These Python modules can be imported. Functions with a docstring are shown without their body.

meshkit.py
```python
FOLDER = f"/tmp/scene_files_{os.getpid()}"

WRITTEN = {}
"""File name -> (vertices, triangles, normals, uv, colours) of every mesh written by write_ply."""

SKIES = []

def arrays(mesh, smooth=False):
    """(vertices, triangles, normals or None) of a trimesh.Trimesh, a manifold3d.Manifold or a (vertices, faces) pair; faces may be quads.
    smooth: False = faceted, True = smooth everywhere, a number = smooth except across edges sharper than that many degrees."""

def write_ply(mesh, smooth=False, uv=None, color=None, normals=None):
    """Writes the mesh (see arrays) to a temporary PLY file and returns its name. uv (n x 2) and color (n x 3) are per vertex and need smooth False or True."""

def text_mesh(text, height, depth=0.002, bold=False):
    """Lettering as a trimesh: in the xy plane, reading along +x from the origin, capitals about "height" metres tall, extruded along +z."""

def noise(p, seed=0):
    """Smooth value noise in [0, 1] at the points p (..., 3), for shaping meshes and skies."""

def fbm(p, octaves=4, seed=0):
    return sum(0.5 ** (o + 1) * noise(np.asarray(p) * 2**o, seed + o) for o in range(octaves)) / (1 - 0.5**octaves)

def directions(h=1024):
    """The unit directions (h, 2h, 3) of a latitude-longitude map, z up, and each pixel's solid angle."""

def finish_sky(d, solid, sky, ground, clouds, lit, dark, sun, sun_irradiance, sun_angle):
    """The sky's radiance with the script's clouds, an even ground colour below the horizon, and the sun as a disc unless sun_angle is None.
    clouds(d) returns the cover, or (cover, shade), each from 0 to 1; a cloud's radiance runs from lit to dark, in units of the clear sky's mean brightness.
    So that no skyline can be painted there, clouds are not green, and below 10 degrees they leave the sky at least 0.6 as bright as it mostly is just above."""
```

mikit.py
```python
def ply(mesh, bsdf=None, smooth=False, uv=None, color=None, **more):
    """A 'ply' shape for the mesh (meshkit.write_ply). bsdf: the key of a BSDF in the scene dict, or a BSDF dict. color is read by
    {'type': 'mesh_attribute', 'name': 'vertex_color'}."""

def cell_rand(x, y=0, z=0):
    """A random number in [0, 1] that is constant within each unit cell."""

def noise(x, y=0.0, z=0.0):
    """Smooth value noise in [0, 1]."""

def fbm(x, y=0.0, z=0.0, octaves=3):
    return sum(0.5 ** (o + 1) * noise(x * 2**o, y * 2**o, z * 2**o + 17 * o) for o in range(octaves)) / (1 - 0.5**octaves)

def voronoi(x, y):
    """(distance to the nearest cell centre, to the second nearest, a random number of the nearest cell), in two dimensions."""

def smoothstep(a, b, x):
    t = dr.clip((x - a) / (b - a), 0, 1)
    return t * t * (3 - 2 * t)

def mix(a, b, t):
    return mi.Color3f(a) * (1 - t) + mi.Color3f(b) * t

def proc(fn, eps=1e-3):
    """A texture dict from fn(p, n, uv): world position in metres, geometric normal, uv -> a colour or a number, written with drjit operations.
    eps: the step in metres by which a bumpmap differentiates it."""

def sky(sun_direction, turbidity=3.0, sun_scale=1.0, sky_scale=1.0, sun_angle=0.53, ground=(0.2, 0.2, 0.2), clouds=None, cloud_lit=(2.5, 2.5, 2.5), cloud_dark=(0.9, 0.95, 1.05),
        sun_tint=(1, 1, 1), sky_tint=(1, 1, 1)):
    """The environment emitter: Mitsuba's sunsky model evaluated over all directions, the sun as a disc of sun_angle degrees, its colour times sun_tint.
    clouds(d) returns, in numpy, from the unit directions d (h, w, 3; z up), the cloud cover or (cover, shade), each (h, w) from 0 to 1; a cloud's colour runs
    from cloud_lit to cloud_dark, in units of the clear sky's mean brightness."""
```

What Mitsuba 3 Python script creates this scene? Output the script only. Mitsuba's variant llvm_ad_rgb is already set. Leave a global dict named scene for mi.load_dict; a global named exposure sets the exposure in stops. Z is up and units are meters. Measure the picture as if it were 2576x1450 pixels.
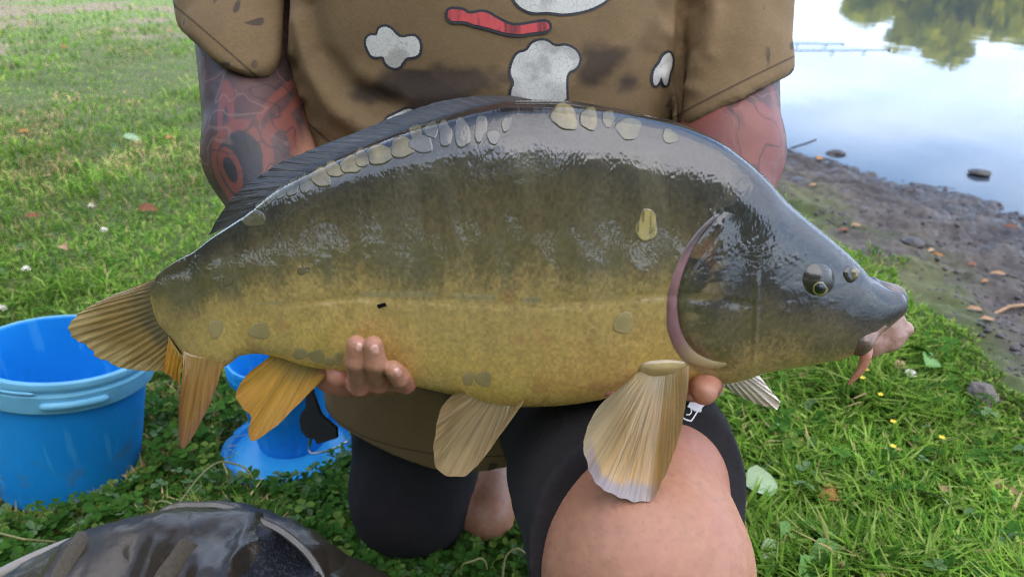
import math, random
import numpy as np
import trimesh, shapely
import drjit as dr
import mitsuba as mi
import mikit, meshkit
from mikit import proc, noise, fbm, voronoi, smoothstep, mix
from shapely.geometry import Polygon, Point, LineString
from scipy.interpolate import PchipInterpolator, LinearNDInterpolator

T = mi.ScalarTransform4f
scene, labels = {}, {}
rng = np.random.default_rng(7)
random.seed(7)

# ------------------------------------------------------------------ camera, sky, exposure
PITCH, CAMH, FPX = math.radians(25), 0.85, 1773.0          # pixels below are those of a 2576 x 1450 picture
CP, SP = math.cos(PITCH), math.sin(PITCH)
EYE = np.array([0, 0, CAMH])
scene['camera'] = {'type': 'thinlens', 'fov': 2 * math.degrees(math.atan(1288 / FPX)), 'fov_axis': 'x', 'aperture_radius': 0.0016,
                   'focus_distance': 0.60, 'near_clip': 0.02, 'far_clip': 3000.0,
                   'to_world': T().look_at(origin=EYE.tolist(), target=[0, CP, CAMH - SP], up=[0, 0, 1])}
exposure = 3.3


def sky_cover(d):
    p = np.stack([d[..., 0] / (d[..., 2] + 0.25), d[..., 1] / (d[..., 2] + 0.25), 0 * d[..., 0]], -1)
    c = meshkit.fbm(p * [1.1, 1.6, 1] + 3.3, 5, seed=4)
    low = np.clip(1 - d[..., 2] * 3.2, 0, 1)
    high = np.clip(0.26 + (c - 0.45) * 2.4, 0.04, 0.75)
    return high * (1 - low) + low * np.clip(0.46 + (c - 0.5) * 1.6, 0.2, 0.9)


scene['sky_light'] = mikit.sky([0.30, -0.30, 0.90], turbidity=3, sun_scale=0.13, sky_scale=1.0, sun_angle=75, clouds=sky_cover,
                               cloud_lit=(2.75, 3.05, 3.70), cloud_dark=(1.0, 1.02, 1.1), sun_tint=(1.0, 0.97, 0.94))


# ------------------------------------------------------------------ helpers
def rays(q):
    q = np.atleast_2d(np.asarray(q, float))
    a, b = (q[:, 0] - 1288) / FPX, (725 - q[:, 1]) / FPX
    return np.stack([a, CP + b * SP, b * CP - SP], 1)


def at(u, v, d):
    """The point in the world seen in the photograph at u, v, at a distance d along the optical axis."""
    return EYE + rays([u, v])[0] * d


def on_ground(u, v, z=0.0):
    r = rays([u, v])[0]
    return EYE + r * ((z - CAMH) / r[2])


def seen(P):
    P = np.asarray(P, float) - EYE
    zc = P[..., 1] * CP - P[..., 2] * SP
    yc = P[..., 1] * SP + P[..., 2] * CP
    return np.stack([1288 + FPX * P[..., 0] / zc, 725 - FPX * yc / zc], -1)


def numbered(key):
    if key not in scene:
        return key
    k = 1
    while f'{key}_{k:03d}' in scene:
        k += 1
    return f'{key}_{k:03d}'


def add(key, mesh, bsdf, smooth=True, label=None, category=None, group=None, kind=None, **more):
    key = numbered(key)
    scene[key] = mikit.ply(mesh, bsdf, smooth=smooth, **more)
    tag(key, label, category, group, kind)
    return key


def tag(key, label=None, category=None, group=None, kind=None):
    e = {k: v for k, v in (('label', label), ('category', category), ('group', group), ('kind', kind)) if v}
    if e:
        labels[key] = {**labels.get(key, {}), **e}


used_things = set()


def thing(name, label, category, group=None):
    key, k = name, 0
    while key in used_things or key in scene:
        k += 1
        key = f'{name}_{k:03d}'
    used_things.add(key)
    tag(key, label, category, group)
    return key


def grid_faces(nu, nv, wrap_u=False, wrap_v=False):
    i, j = np.meshgrid(np.arange(nu if wrap_u else nu - 1), np.arange(nv if wrap_v else nv - 1), indexing='ij')
    a, b = i * nv + j, ((i + 1) % nu) * nv + j
    c, d = ((i + 1) % nu) * nv + (j + 1) % nv, i * nv + (j + 1) % nv
    q = np.stack([a, b, c, d], -1).reshape(-1, 4)
    return np.vstack([q[:, [0, 1, 2]], q[:, [0, 2, 3]]])


def sstep(a, b, x):
    t = np.clip((x - a) / (b - a), 0, 1)
    return t * t * (3 - 2 * t)


def resample(poly, n):
    poly = np.asarray(poly, float)
    s = np.r_[0, np.cumsum(np.linalg.norm(np.diff(poly, axis=0), axis=1))]
    t = np.linspace(0, s[-1], n)
    if len(poly) > 3:
        return np.stack([PchipInterpolator(s, poly[:, k])(t) for k in range(poly.shape[1])], 1)
    return np.stack([np.interp(t, s, poly[:, k]) for k in range(poly.shape[1])], 1)


def tube(path, radius, n=8, closed=False):
    path = np.asarray(path, float)
    r = np.broadcast_to(radius, len(path))
    t = np.gradient(path, axis=0) if not closed else np.roll(path, -1, 0) - np.roll(path, 1, 0)
    t /= np.linalg.norm(t, axis=1, keepdims=True)
    nrm = np.zeros_like(path)
    v = np.array([0, 0, 1.0]) if abs(t[0, 2]) < 0.9 else np.array([1.0, 0, 0])
    for i in range(len(path)):
        v = v - t[i] * (v @ t[i])
        v /= np.linalg.norm(v)
        nrm[i] = v
    b = np.cross(t, nrm)
    a = np.linspace(0, 2 * np.pi, n, endpoint=False)
    V = path[:, None] + r[:, None, None] * (nrm[:, None] * np.cos(a)[None, :, None] + b[:, None] * np.sin(a)[None, :, None])
    f = grid_faces(len(path), n, closed, True)
    V = V.reshape(-1, 3)
    if not closed:
        m = len(V)
        V = np.vstack([V, path[0], path[-1]])
        k = np.arange(n)
        f = np.vstack([f, np.stack([k * 0 + m, k, (k + 1) % n], 1), np.stack([k * 0 + m + 1, (k + 1) % n + m - n, k + m - n], 1)])
    return trimesh.Trimesh(V, f, process=False)


def lathe(profile, n=64, close=True):
    """Revolves the (radius, z) profile about z."""
    p = np.asarray(profile, float)
    a = np.linspace(0, 2 * np.pi, n, endpoint=False)
    V = np.stack([p[None, :, 0] * np.cos(a)[:, None], p[None, :, 0] * np.sin(a)[:, None], np.broadcast_to(p[None, :, 1], (n, len(p)))], -1)
    return trimesh.Trimesh(V.reshape(-1, 3), grid_faces(n, len(p), True, close), process=False)


def join(ms):
    return trimesh.util.concatenate(ms)


# --- distance fields and their surfaces
def cone(a, b, ra, rb, sc=(1, 1, 1)):
    sc = np.asarray(sc, float)
    a, b = np.asarray(a, float) * sc, np.asarray(b, float) * sc

    def f(P):
        P = P * sc
        d = b - a
        t = np.clip(((P - a) @ d) / max(d @ d, 1e-12), 0, 1)
        return (np.linalg.norm(P - a - t[:, None] * d, axis=1) - (ra + (rb - ra) * t)) / sc.max()
    return f


def ball(c, r):
    c, r = np.asarray(c, float), np.broadcast_to(np.asarray(r, float), 3)

    def f(P):
        k = np.linalg.norm((P - c) / r, axis=1)
        return (k - 1) * r.min()
    return f


def smin(a, b, k):
    h = np.clip(0.5 + 0.5 * (b - a) / k, 0, 1)
    return b + (a - b) * h - k * h * (1 - h)


def smax(a, b, k):
    return -smin(-a, -b, k)


def union(fs, k):
    def f(P):
        d = fs[0](P)
        for g in fs[1:]:
            d = smin(d, g(P), k)
        return d
    return f


def surface(f, lo, hi, h, block=8, margin=2.0):
    """Surface nets: the zero level of f as a trimesh."""
    lo, hi = np.asarray(lo, float), np.asarray(hi, float)
    nb = np.ceil((hi - lo) / (h * block)).astype(int)
    n = nb * block
    bi = np.stack(np.meshgrid(*[np.arange(k) for k in nb], indexing='ij'), -1).reshape(-1, 3)
    d = f(lo + (bi + 0.5) * block * h)
    val = np.repeat(np.repeat(np.repeat(np.where(d > 0, 1.0, -1.0).reshape(nb), block, 0), block, 1), block, 2).astype(np.float32)
    near = np.abs(d) < block * h * 0.87 * margin
    o = np.stack(np.meshgrid(*[np.arange(block)] * 3, indexing='ij'), -1).reshape(-1, 3)
    idx = (bi[near][:, None] * block + o[None]).reshape(-1, 3)
    for k in range(0, len(idx), 400000):
        q = idx[k:k + 400000]
        val[q[:, 0], q[:, 1], q[:, 2]] = f(lo + q * h)
    s = val < 0
    c = s[:-1, :-1, :-1].astype(np.int8)
    cnt = np.zeros(c.shape, np.int8)
    for dx in (0, 1):
        for dy in (0, 1):
            for dz in (0, 1):
                cnt += s[dx:dx + c.shape[0], dy:dy + c.shape[1], dz:dz + c.shape[2]]
    cell = np.argwhere((cnt > 0) & (cnt < 8))
    vid = np.full(c.shape, -1, np.int32)
    vid[cell[:, 0], cell[:, 1], cell[:, 2]] = np.arange(len(cell))
    corner = np.array([[x, y, z] for x in (0, 1) for y in (0, 1) for z in (0, 1)])
    cv = np.stack([val[cell[:, 0] + x, cell[:, 1] + y, cell[:, 2] + z] for x, y, z in corner], 1)
    acc, num = np.zeros((len(cell), 3)), np.zeros(len(cell))
    for i in range(8):
        for j in range(i + 1, 8):
            if np.abs(corner[i] - corner[j]).sum() == 1:
                m = (cv[:, i] < 0) != (cv[:, j] < 0)
                t = np.where(m, cv[:, i] / np.where(m, cv[:, i] - cv[:, j], 1), 0)
                acc += np.where(m[:, None], corner[i] + t[:, None] * (corner[j] - corner[i]), 0)
                num += m
    V = lo + (cell + acc / np.maximum(num, 1)[:, None]) * h
    F = []
    for ax in range(3):
        sl0, sl1 = [slice(None)] * 3, [slice(None)] * 3
        sl0[ax], sl1[ax] = slice(0, -1), slice(1, None)
        e = np.argwhere(s[tuple(sl0)] != s[tuple(sl1)])
        u, w = (ax + 1) % 3, (ax + 2) % 3
        e = e[(e[:, u] > 0) & (e[:, w] > 0) & (e[:, u] < c.shape[u]) & (e[:, w] < c.shape[w])]
        ids = []
        for du, dw in ((1, 1), (0, 1), (0, 0), (1, 0)):
            q = e.copy()
            q[:, u] -= du
            q[:, w] -= dw
            ids.append(vid[q[:, 0], q[:, 1], q[:, 2]])
        ids = np.stack(ids, 1)
        inside = s[e[:, 0], e[:, 1], e[:, 2]]
        ids = np.where(inside[:, None], ids, ids[:, ::-1])
        ids = ids[(ids >= 0).all(1)]
        F += [ids[:, [0, 1, 2]], ids[:, [0, 2, 3]]]
    return trimesh.Trimesh(V, np.vstack(F), process=False)


def bsdf(name, d):
    scene[name] = d
    return name


def rgb(*c):
    return {'type': 'rgb', 'value': list(c)}


def plain(name, color, rough=0.5, spec=0.5, **k):
    return bsdf(name, {'type': 'twosided', 'b': {'type': 'principled', 'base_color': color if isinstance(color, dict) else rgb(*color), 'roughness': rough, 'specular': spec, **k}})


def bumpy(inner, fn, scale=1.0, eps=4e-4):
    return {'type': 'twosided', 'b': {'type': 'bumpmap', 't': proc(fn, eps), 'scale': scale, 'b': inner}}


# ------------------------------------------------------------------ the ground, the lake
SHORE = np.array([[2.9, -6], [2.75, 0], [2.5, 1.6], [2.25, 2.4], [2.09, 2.73], [1.97, 3.02], [1.83, 3.27], [1.66, 3.56], [1.49, 3.9], [1.3, 4.3], [1.15, 5], [1.4, 7], [2.2, 12], [4, 25]])
GRASS_EDGE = np.array([[1.25, -6], [1.05, 0.4], [1.04, 1.1], [1.10, 1.35], [1.15, 1.57], [1.16, 1.78], [1.13, 1.95], [1.10, 2.18], [1.04, 2.76], [0.9, 3.5], [0.7, 5], [0.9, 7], [1.6, 12], [3.4, 25]])
shore_x = lambda y: np.interp(y, SHORE[:, 1], SHORE[:, 0])
grass_x = lambda y: np.interp(y, GRASS_EDGE[:, 1], GRASS_EDGE[:, 0])
WATER_Z = -0.10


def ground_z(x, y, fine=True):
    x, y = np.asarray(x, float), np.asarray(y, float)
    g, s = grass_x(y), shore_x(y)
    t = (x - g) / np.maximum(s - g, 0.1)
    z = np.where(t < 0, 0, np.where(t < 1, -0.10 * t ** 1.2, -0.10 - 0.22 * (t - 1)))
    z = np.maximum(z, -1.6)
    far = np.hypot(x, y) > 60
    P = np.stack([x, y, 0 * x], -1)
    if fine:
        mud = sstep(-0.25, 0.15, t) * (1 - sstep(1.0, 1.8, t))
        z = z + mud * ((meshkit.fbm(P * 9, 4, 3) - 0.5) * 0.065 + (meshkit.fbm(P * 34, 3, 5) - 0.5) * 0.030)
        z = z + (1 - mud) * (meshkit.fbm(P * 3.1, 3, 9) - 0.5) * 0.025 * (t < 1)
    return z


ax_ = np.r_[-400, -200, -100, -60, -40, np.linspace(-28, -8, 22), np.linspace(-7.8, -1.2, 45), np.linspace(-1.15, 0.75, 50), np.linspace(0.76, 2.8, 230), np.linspace(2.85, 5, 12), 7, 10, 20, 45, 80, 130, 220, 420]
ay_ = np.r_[-400, -200, -100, -50, -25, -12, -6, -3, -1.5, np.linspace(-0.8, 0.6, 20), np.linspace(0.62, 4.6, 330), np.linspace(4.7, 12, 50), np.linspace(12.5, 30, 30), 36, 45, 60, 85, 110, 140, 200, 420]
GX, GY = np.meshgrid(ax_, ay_, indexing='ij')
GZ = ground_z(GX, GY)
bank = sstep(62, 72, np.hypot(GX, GY)) * (GX > -5)                       # the far bank of the lake
GZ = np.where(bank > 0, np.maximum(GZ, GZ * (1 - bank) + 0.8 * bank), GZ)


def edge_fn(y, table):
    """Piecewise linear x of a boundary line, in drjit."""
    r = mi.Float(table[0][0])
    for (x0, y0), (x1, y1) in zip(table[:-1], table[1:]):
        r = dr.select(y >= y0, x0 + (x1 - x0) * dr.clip((y - y0) / (y1 - y0), 0, 1), r)
    return r


def ground_color(p, n, uv):
    g = edge_fn(p.y, GRASS_EDGE.tolist())
    w = fbm(p.x * 7, p.y * 7, 0, 4)
    f = fbm(p.x * 60, p.y * 60, 3.0, 3)
    m = smoothstep(-0.16, 0.22, p.x - g + (w - 0.5) * 0.6)
    soil = mix((0.045, 0.065, 0.018), (0.11, 0.13, 0.042), w)
    farg = smoothstep(6, 16, dr.sqrt(dr.square(p.x) + dr.square(p.y)))
    soil = mix(soil, mix((0.09, 0.15, 0.04), (0.17, 0.20, 0.07), w), farg)
    dirt = smoothstep(0.5, 0.62, fbm(p.x * 0.7 + 5, p.y * 0.55, 1.0, 3)) * smoothstep(5.5, 8, p.y)
    soil = mix(soil, (0.22, 0.16, 0.12), dirt * 0.8)
    dry = mix((0.060, 0.050, 0.045), (0.118, 0.100, 0.088), f)
    wet = mix((0.026, 0.022, 0.021), (0.060, 0.051, 0.048), f)
    mud = mix(dry, wet, smoothstep(-0.012, -0.075, p.z + (w - 0.5) * 0.09))
    moss = smoothstep(0.42, 0.6, fbm(p.x * 5 + 9, p.y * 5, 2.0, 3)) * (1 - smoothstep(0.05, 0.45, p.x - g))
    mud = mix(mud, (0.11, 0.12, 0.035), moss * 0.6)
    return mix(soil, mud, m)


def ground_rough(p, n, uv):
    g = edge_fn(p.y, GRASS_EDGE.tolist())
    w = fbm(p.x * 7, p.y * 7, 0, 4)
    wet = smoothstep(0.35, 0.8, p.x - g + (w - 0.5) * 0.5)
    return 0.9 - wet * 0.42


plain('ground_mat', proc(ground_color), proc(ground_rough), 0.4)
gm = trimesh.Trimesh(np.stack([GX, GY, GZ], -1).reshape(-1, 3), grid_faces(*GX.shape), process=False)
add('ground', gm, 'ground_mat', label='grassy bank sloping down to dark muddy lake edge', category='ground', kind='structure')


def water_bump(p, n, uv):
    return (noise(p.x * 3.1, p.y * 1.6, 0) * 0.0012 + noise(p.x * 9 + 4, p.y * 5, 1) * 0.00045) * smoothstep(0.05, 1.2, p.x - edge_fn(p.y, SHORE.tolist()))


scene['water_mat'] = {'type': 'bumpmap', 't': proc(water_bump, 0.01), 'scale': 1.0,
                      'b': {'type': 'principled', 'base_color': rgb(0.05, 0.065, 0.08), 'roughness': 0.022, 'eta': 1.45}}
wv = np.array([[0.2, -60, WATER_Z], [300, -60, WATER_Z], [300, 300, WATER_Z], [-60, 300, WATER_Z], [-60, 16, WATER_Z], [0.2, 16, WATER_Z]])
add('lake', (wv, np.array([[0, 1, 5], [1, 2, 5], [2, 3, 5], [3, 4, 5]])), 'water_mat', smooth=False,
    label='calm lake reflecting pale blue sky and yellow green trees', category='lake', kind='structure')


# ------------------------------------------------------------------ trees
def leaf_cloud(centers, radii, n, size, flat=0.75):
    w = radii ** 2
    k = rng.choice(len(centers), n, p=w / w.sum())
    d = rng.normal(size=(n, 3))
    d /= np.linalg.norm(d, axis=1, keepdims=True)
    c = centers[k] + d * radii[k][:, None] * (rng.random(n)[:, None] ** 0.35) * [1, 1, flat]
    u = rng.normal(size=(n, 3))
    u /= np.linalg.norm(u, axis=1, keepdims=True)
    v = np.cross(u, rng.normal(size=(n, 3)))
    v /= np.linalg.norm(v, axis=1, keepdims=True)
    s = size * (0.6 + 0.8 * rng.random(n))[:, None]
    V = np.stack([c - u * s, c + v * s * 0.55, c + u * s, c - v * s * 0.55], 1).reshape(-1, 3)
    i = np.arange(n)[:, None] * 4
    F = np.vstack([i + [0, 1, 2], i + [0, 2, 3]])
    return trimesh.Trimesh(V, F, process=False)


def leaf_mat(name, a, b):
    def col(p, n, uv):
        return mix(a, b, smoothstep(0.25, 0.75, noise(p.x * 0.9, p.y * 0.9, p.z * 0.9)))
    scene[name] = {'type': 'principledthin', 'base_color': proc(col), 'roughness': 0.55, 'diff_trans': 0.8, 'eta': 1.4}


leaf_mat('leaf_yellow_mat', (0.30, 0.32, 0.02), (0.60, 0.55, 0.04))
leaf_mat('leaf_green_mat', (0.05, 0.10, 0.02), (0.12, 0.19, 0.03))
plain('bark_mat', proc(lambda p, n, uv: mix((0.06, 0.045, 0.035), (0.16, 0.13, 0.10), fbm(p.x * 9, p.y * 9, p.z * 3, 3))), 0.9)


def tree(pos, height, rad, n, size, mat, label, group=None, low=0.25, blobs=26):
    key = thing('tree', label, 'tree', group)
    pos = np.asarray(pos, float)
    base, top = pos, pos + [0, 0, height * 0.8]
    limbs = [tube([base - [0, 0, 0.3], base + [0.05 * rad, 0, height * 0.3], top], [0.035 * height, 0.025 * height, 0.006 * height], 8)]
    cs, rs = [], []
    for _ in range(blobs):
        z = low + (1 - low) * rng.random()
        prof = math.sin(math.pi * min(1, max(0.06, (z - low) / (1 - low) * 0.86 + 0.10))) ** 0.7
        a, r = rng.random() * 6.283, rad * prof * rng.random() ** 0.5 * 0.85
        c = pos + [r * math.cos(a), r * math.sin(a), z * height * 0.93]
        cs.append(c)
        rs.append(rad * (0.24 + 0.2 * rng.random()) * (0.55 + 0.45 * prof))
    for c in cs[:10]:
        limbs.append(tube([pos + [0, 0, height * (0.2 + 0.3 * rng.random())], (pos + [0, 0, height * 0.55] + c) / 2, c], [0.013 * height, 0.008 * height, 0.003 * height], 6))
    add(key + '__trunk', join(limbs), 'bark_mat')
    add(key + '__crown', leaf_cloud(np.array(cs), np.array(rs), n, size), mat, smooth=False)


def polar(az, dist):
    return [dist * math.sin(math.radians(az)), dist * math.cos(math.radians(az)), 0.6]


tree(polar(30.2, 92), 8.0, 7.0, 9000, 0.42, 'leaf_yellow_mat', 'yellow green bushy tree on the far bank, tallest of its row', 'trees on the far bank', 0.02)
tree(polar(25.6, 90), 4.6, 4.6, 7000, 0.40, 'leaf_yellow_mat', 'low yellow green tree on the far bank, left end of its row', 'trees on the far bank', 0.02)
tree(polar(35.6, 96), 6.5, 6.0, 7000, 0.42, 'leaf_yellow_mat', 'yellow green tree on the far bank, right end of its row', 'trees on the far bank', 0.02)
for az, di, hh, rr, lab in ((-174, 15, 13, 5.0, 'dark green tree straight behind the viewer'), (-153, 16, 13.5, 5.4, 'dark green tree behind the viewer, on the left'), (-131, 15, 12.5, 5.2, 'second dark green tree behind the viewer, on the left'),
                            (-108, 16, 11.5, 5.2, 'dark green tree far left of the viewer'), (-84, 17, 11, 5.2, 'dark green tree on the lawn, left of the picture'), (-62, 21, 10, 5.0, 'dark green tree standing farther out on the lawn, left of the picture'),
                            (166, 15.5, 13, 5.2, 'dark green tree behind the viewer, on the right'), (146, 17, 12, 5.2, 'dark green tree by the shore behind the viewer, on the right')):
    tree(polar(az, di)[:2] + [0], hh, rr, 7000, 0.30, 'leaf_green_mat', lab, 'trees on the near bank', 0.10, 46)


# ------------------------------------------------------------------ the carp
LEAN = math.radians(6)
FO = at(1230, 640, 0.635)
FN = np.array([0, -math.cos(LEAN), math.sin(LEAN)])            # towards the viewer, out of the flank
FY = np.array([0, math.sin(LEAN), math.cos(LEAN)])
FXA = np.array([1.0, 0, 0])


def on_fish(q, z=0.0):
    """Points of the plane z metres in front of the carp's middle plane."""
    r = rays(q)
    o = FO + FN * np.reshape(z, (-1, 1)) if np.ndim(z) else (FO + FN * z)[None]
    t = ((o - EYE) @ FN) / (r @ FN)
    return EYE + r * t[:, None]


PAIRS = np.array([
    (378, 731, 380, 757, .0008), (389, 702, 399, 812, .0030), (413, 676, 437, 852, .0065), (450, 652, 486, 906, .0112), (490, 630, 563, 917, .0165),
    (533, 596, 612, 888, .0225), (583, 562, 660, 880, .0285), (633, 527, 715, 886, .035), (700, 474, 780, 905, .0405), (800, 418, 860, 915, .0475),
    (900, 371, 950, 922, .053), (1000, 331, 1030, 943, .058), (1100, 296, 1110, 960, .062), (1200, 268, 1200, 980, .0645), (1300, 252, 1300, 996, .0665),
    (1400, 252, 1400, 992, .068), (1500, 265, 1500, 977, .068), (1600, 283, 1590, 948, .067), (1700, 306, 1680, 935, .0655), (1757, 328, 1740, 936, .064),
    (1800, 350, 1790, 938, .0625), (1850, 385, 1840, 928, .060), (1900, 428, 1895, 911, .057), (1950, 484, 1945, 903, .053), (2000, 529, 1995, 897, .049),
    (2050, 570, 2045, 891, .044), (2100, 612, 2095, 884, .0385), (2140, 648, 2130, 872, .034), (2171, 682, 2165, 850, .0295), (2200, 702, 2193, 828, .026),
    (2225, 715, 2220, 808, .023), (2248, 722, 2243, 792, .0195), (2266, 735, 2264, 780, .013), (2275, 752, 2275, 765, .003)], float)
NS, NT = 420, 220
par = np.r_[0, np.cumsum(np.hypot(np.diff(PAIRS[:, 0]), np.diff(PAIRS[:, 1])) + 8)]
par /= par[-1]
ss = np.linspace(0, 1, NS)
PI_ = PchipInterpolator(par, PAIRS)(ss)
top, bot = on_fish(PI_[:, 0:2]), on_fish(PI_[:, 2:4])
mid, half = (top + bot) / 2, (top - bot) / 2
th = np.arange(NT) / NT * 2 * np.pi
ct, st = np.cos(th), np.sin(th)
q = 0.58
qs = q - 0.12 * sstep(0.66, 0.75, ss)
zz = np.sign(st)[None] * np.abs(st)[None] ** qs[:, None]
FV = mid[:, None] + half[:, None] * ct[None, :, None] + FN * (PI_[:, 4][:, None] * zz)[..., None]
s_of = np.repeat(ss, NT).reshape(NS, NT)
t_of = np.where(th <= np.pi, th / np.pi, 2 - th / np.pi)[None].repeat(NS, 0)      # 0 along the back, 1 along the belly, both flanks
Lx, Ly = (FV - FO) @ FXA, (FV - FO) @ FY
flank = np.sin(np.pi * t_of) ** 0.5
PP = np.stack([Lx, Ly, 0 * Lx], -1)
body_w = sstep(0.10, 0.3, s_of) * (1 - sstep(0.70, 0.76, s_of))
rib = np.sin(Lx * 165 + Ly * 22 + 3 * meshkit.noise(PP * 14)) * sstep(0.25, 0.4, t_of) * (1 - sstep(0.55, 0.7, t_of))
dz = flank * (0.0004 * rib * body_w + 0.0018 * (meshkit.fbm(PP * [18, 9, 1], 3, 2) - 0.5) * body_w
              - 0.0012 * np.exp(-((t_of - 0.545) / 0.008) ** 2) * body_w)
dz += flank * 0.0013 * np.exp(-((s_of - 0.7345 - 0.02 * np.maximum(t_of - 0.62, 0)) / 0.0028) ** 2) * sstep(0.42, 0.5, t_of) * (1 - sstep(0.74, 0.80, t_of))
# folds in the loose belly skin beside the hand and the pectoral fin
dz += flank * 0.0016 * np.sin(Lx * 210 - Ly * 120) * np.exp(-((Lx + 0.128) / 0.035) ** 2 - ((Ly + 0.055) / 0.03) ** 2)
FV = FV + FN * (dz * np.sign(st)[None])[..., None]


def dist_poly(X, Y, line):
    d = np.full(np.shape(X), 9.0)
    for (x0, y0), (x1, y1) in zip(line[:-1], line[1:]):
        ux, uy = x1 - x0, y1 - y0
        t = np.clip(((X - x0) * ux + (Y - y0) * uy) / max(ux * ux + uy * uy, 1e-12), 0, 1)
        d = np.minimum(d, np.hypot(X - x0 - t * ux, Y - y0 - t * uy))
    return d


class Front:
    """The near flank: from places in the photograph to points, normals and (s, t) of the carp's own skin."""

    def __init__(self):
        J = np.arange(0, NT // 2 + 1)
        P = FV[:, J]
        n = np.cross(np.gradient(P, axis=1), np.gradient(P, axis=0))
        n /= np.linalg.norm(n, axis=2, keepdims=True) + 1e-12
        if (n[NS // 2, NT // 4] @ FN) < 0:
            n = -n
        st_ = np.stack([s_of[:, J], t_of[:, J]], -1)
        facing = ((EYE - P) * n).sum(-1) > 0
        k = slice(None, None, 2)
        m = facing[k, k]
        D = np.concatenate([P[k, k], n[k, k], st_[k, k]], -1)[m]
        self.f = LinearNDInterpolator(seen(P[k, k][m]), D)
        self.tree = None
        self.src, self.D = seen(P[k, k][m]), D

    def __call__(self, q):
        q = np.atleast_2d(np.asarray(q, float))
        r = self.f(q)
        bad = np.isnan(r[:, 0])
        if bad.any():
            from scipy.spatial import cKDTree
            self.tree = self.tree or cKDTree(self.src)
            r[bad] = self.D[self.tree.query(q[bad])[1]]
        return r[:, :3], r[:, 3:6], r[:, 6:8]


def skin_height(s, t):
    return 0


front = Front()
HEAD_LINE = front([(1812, 532), (1765, 575), (1727, 640), (1703, 700), (1690, 770), (1697, 840), (1722, 900), (1760, 925)])[2]


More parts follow.
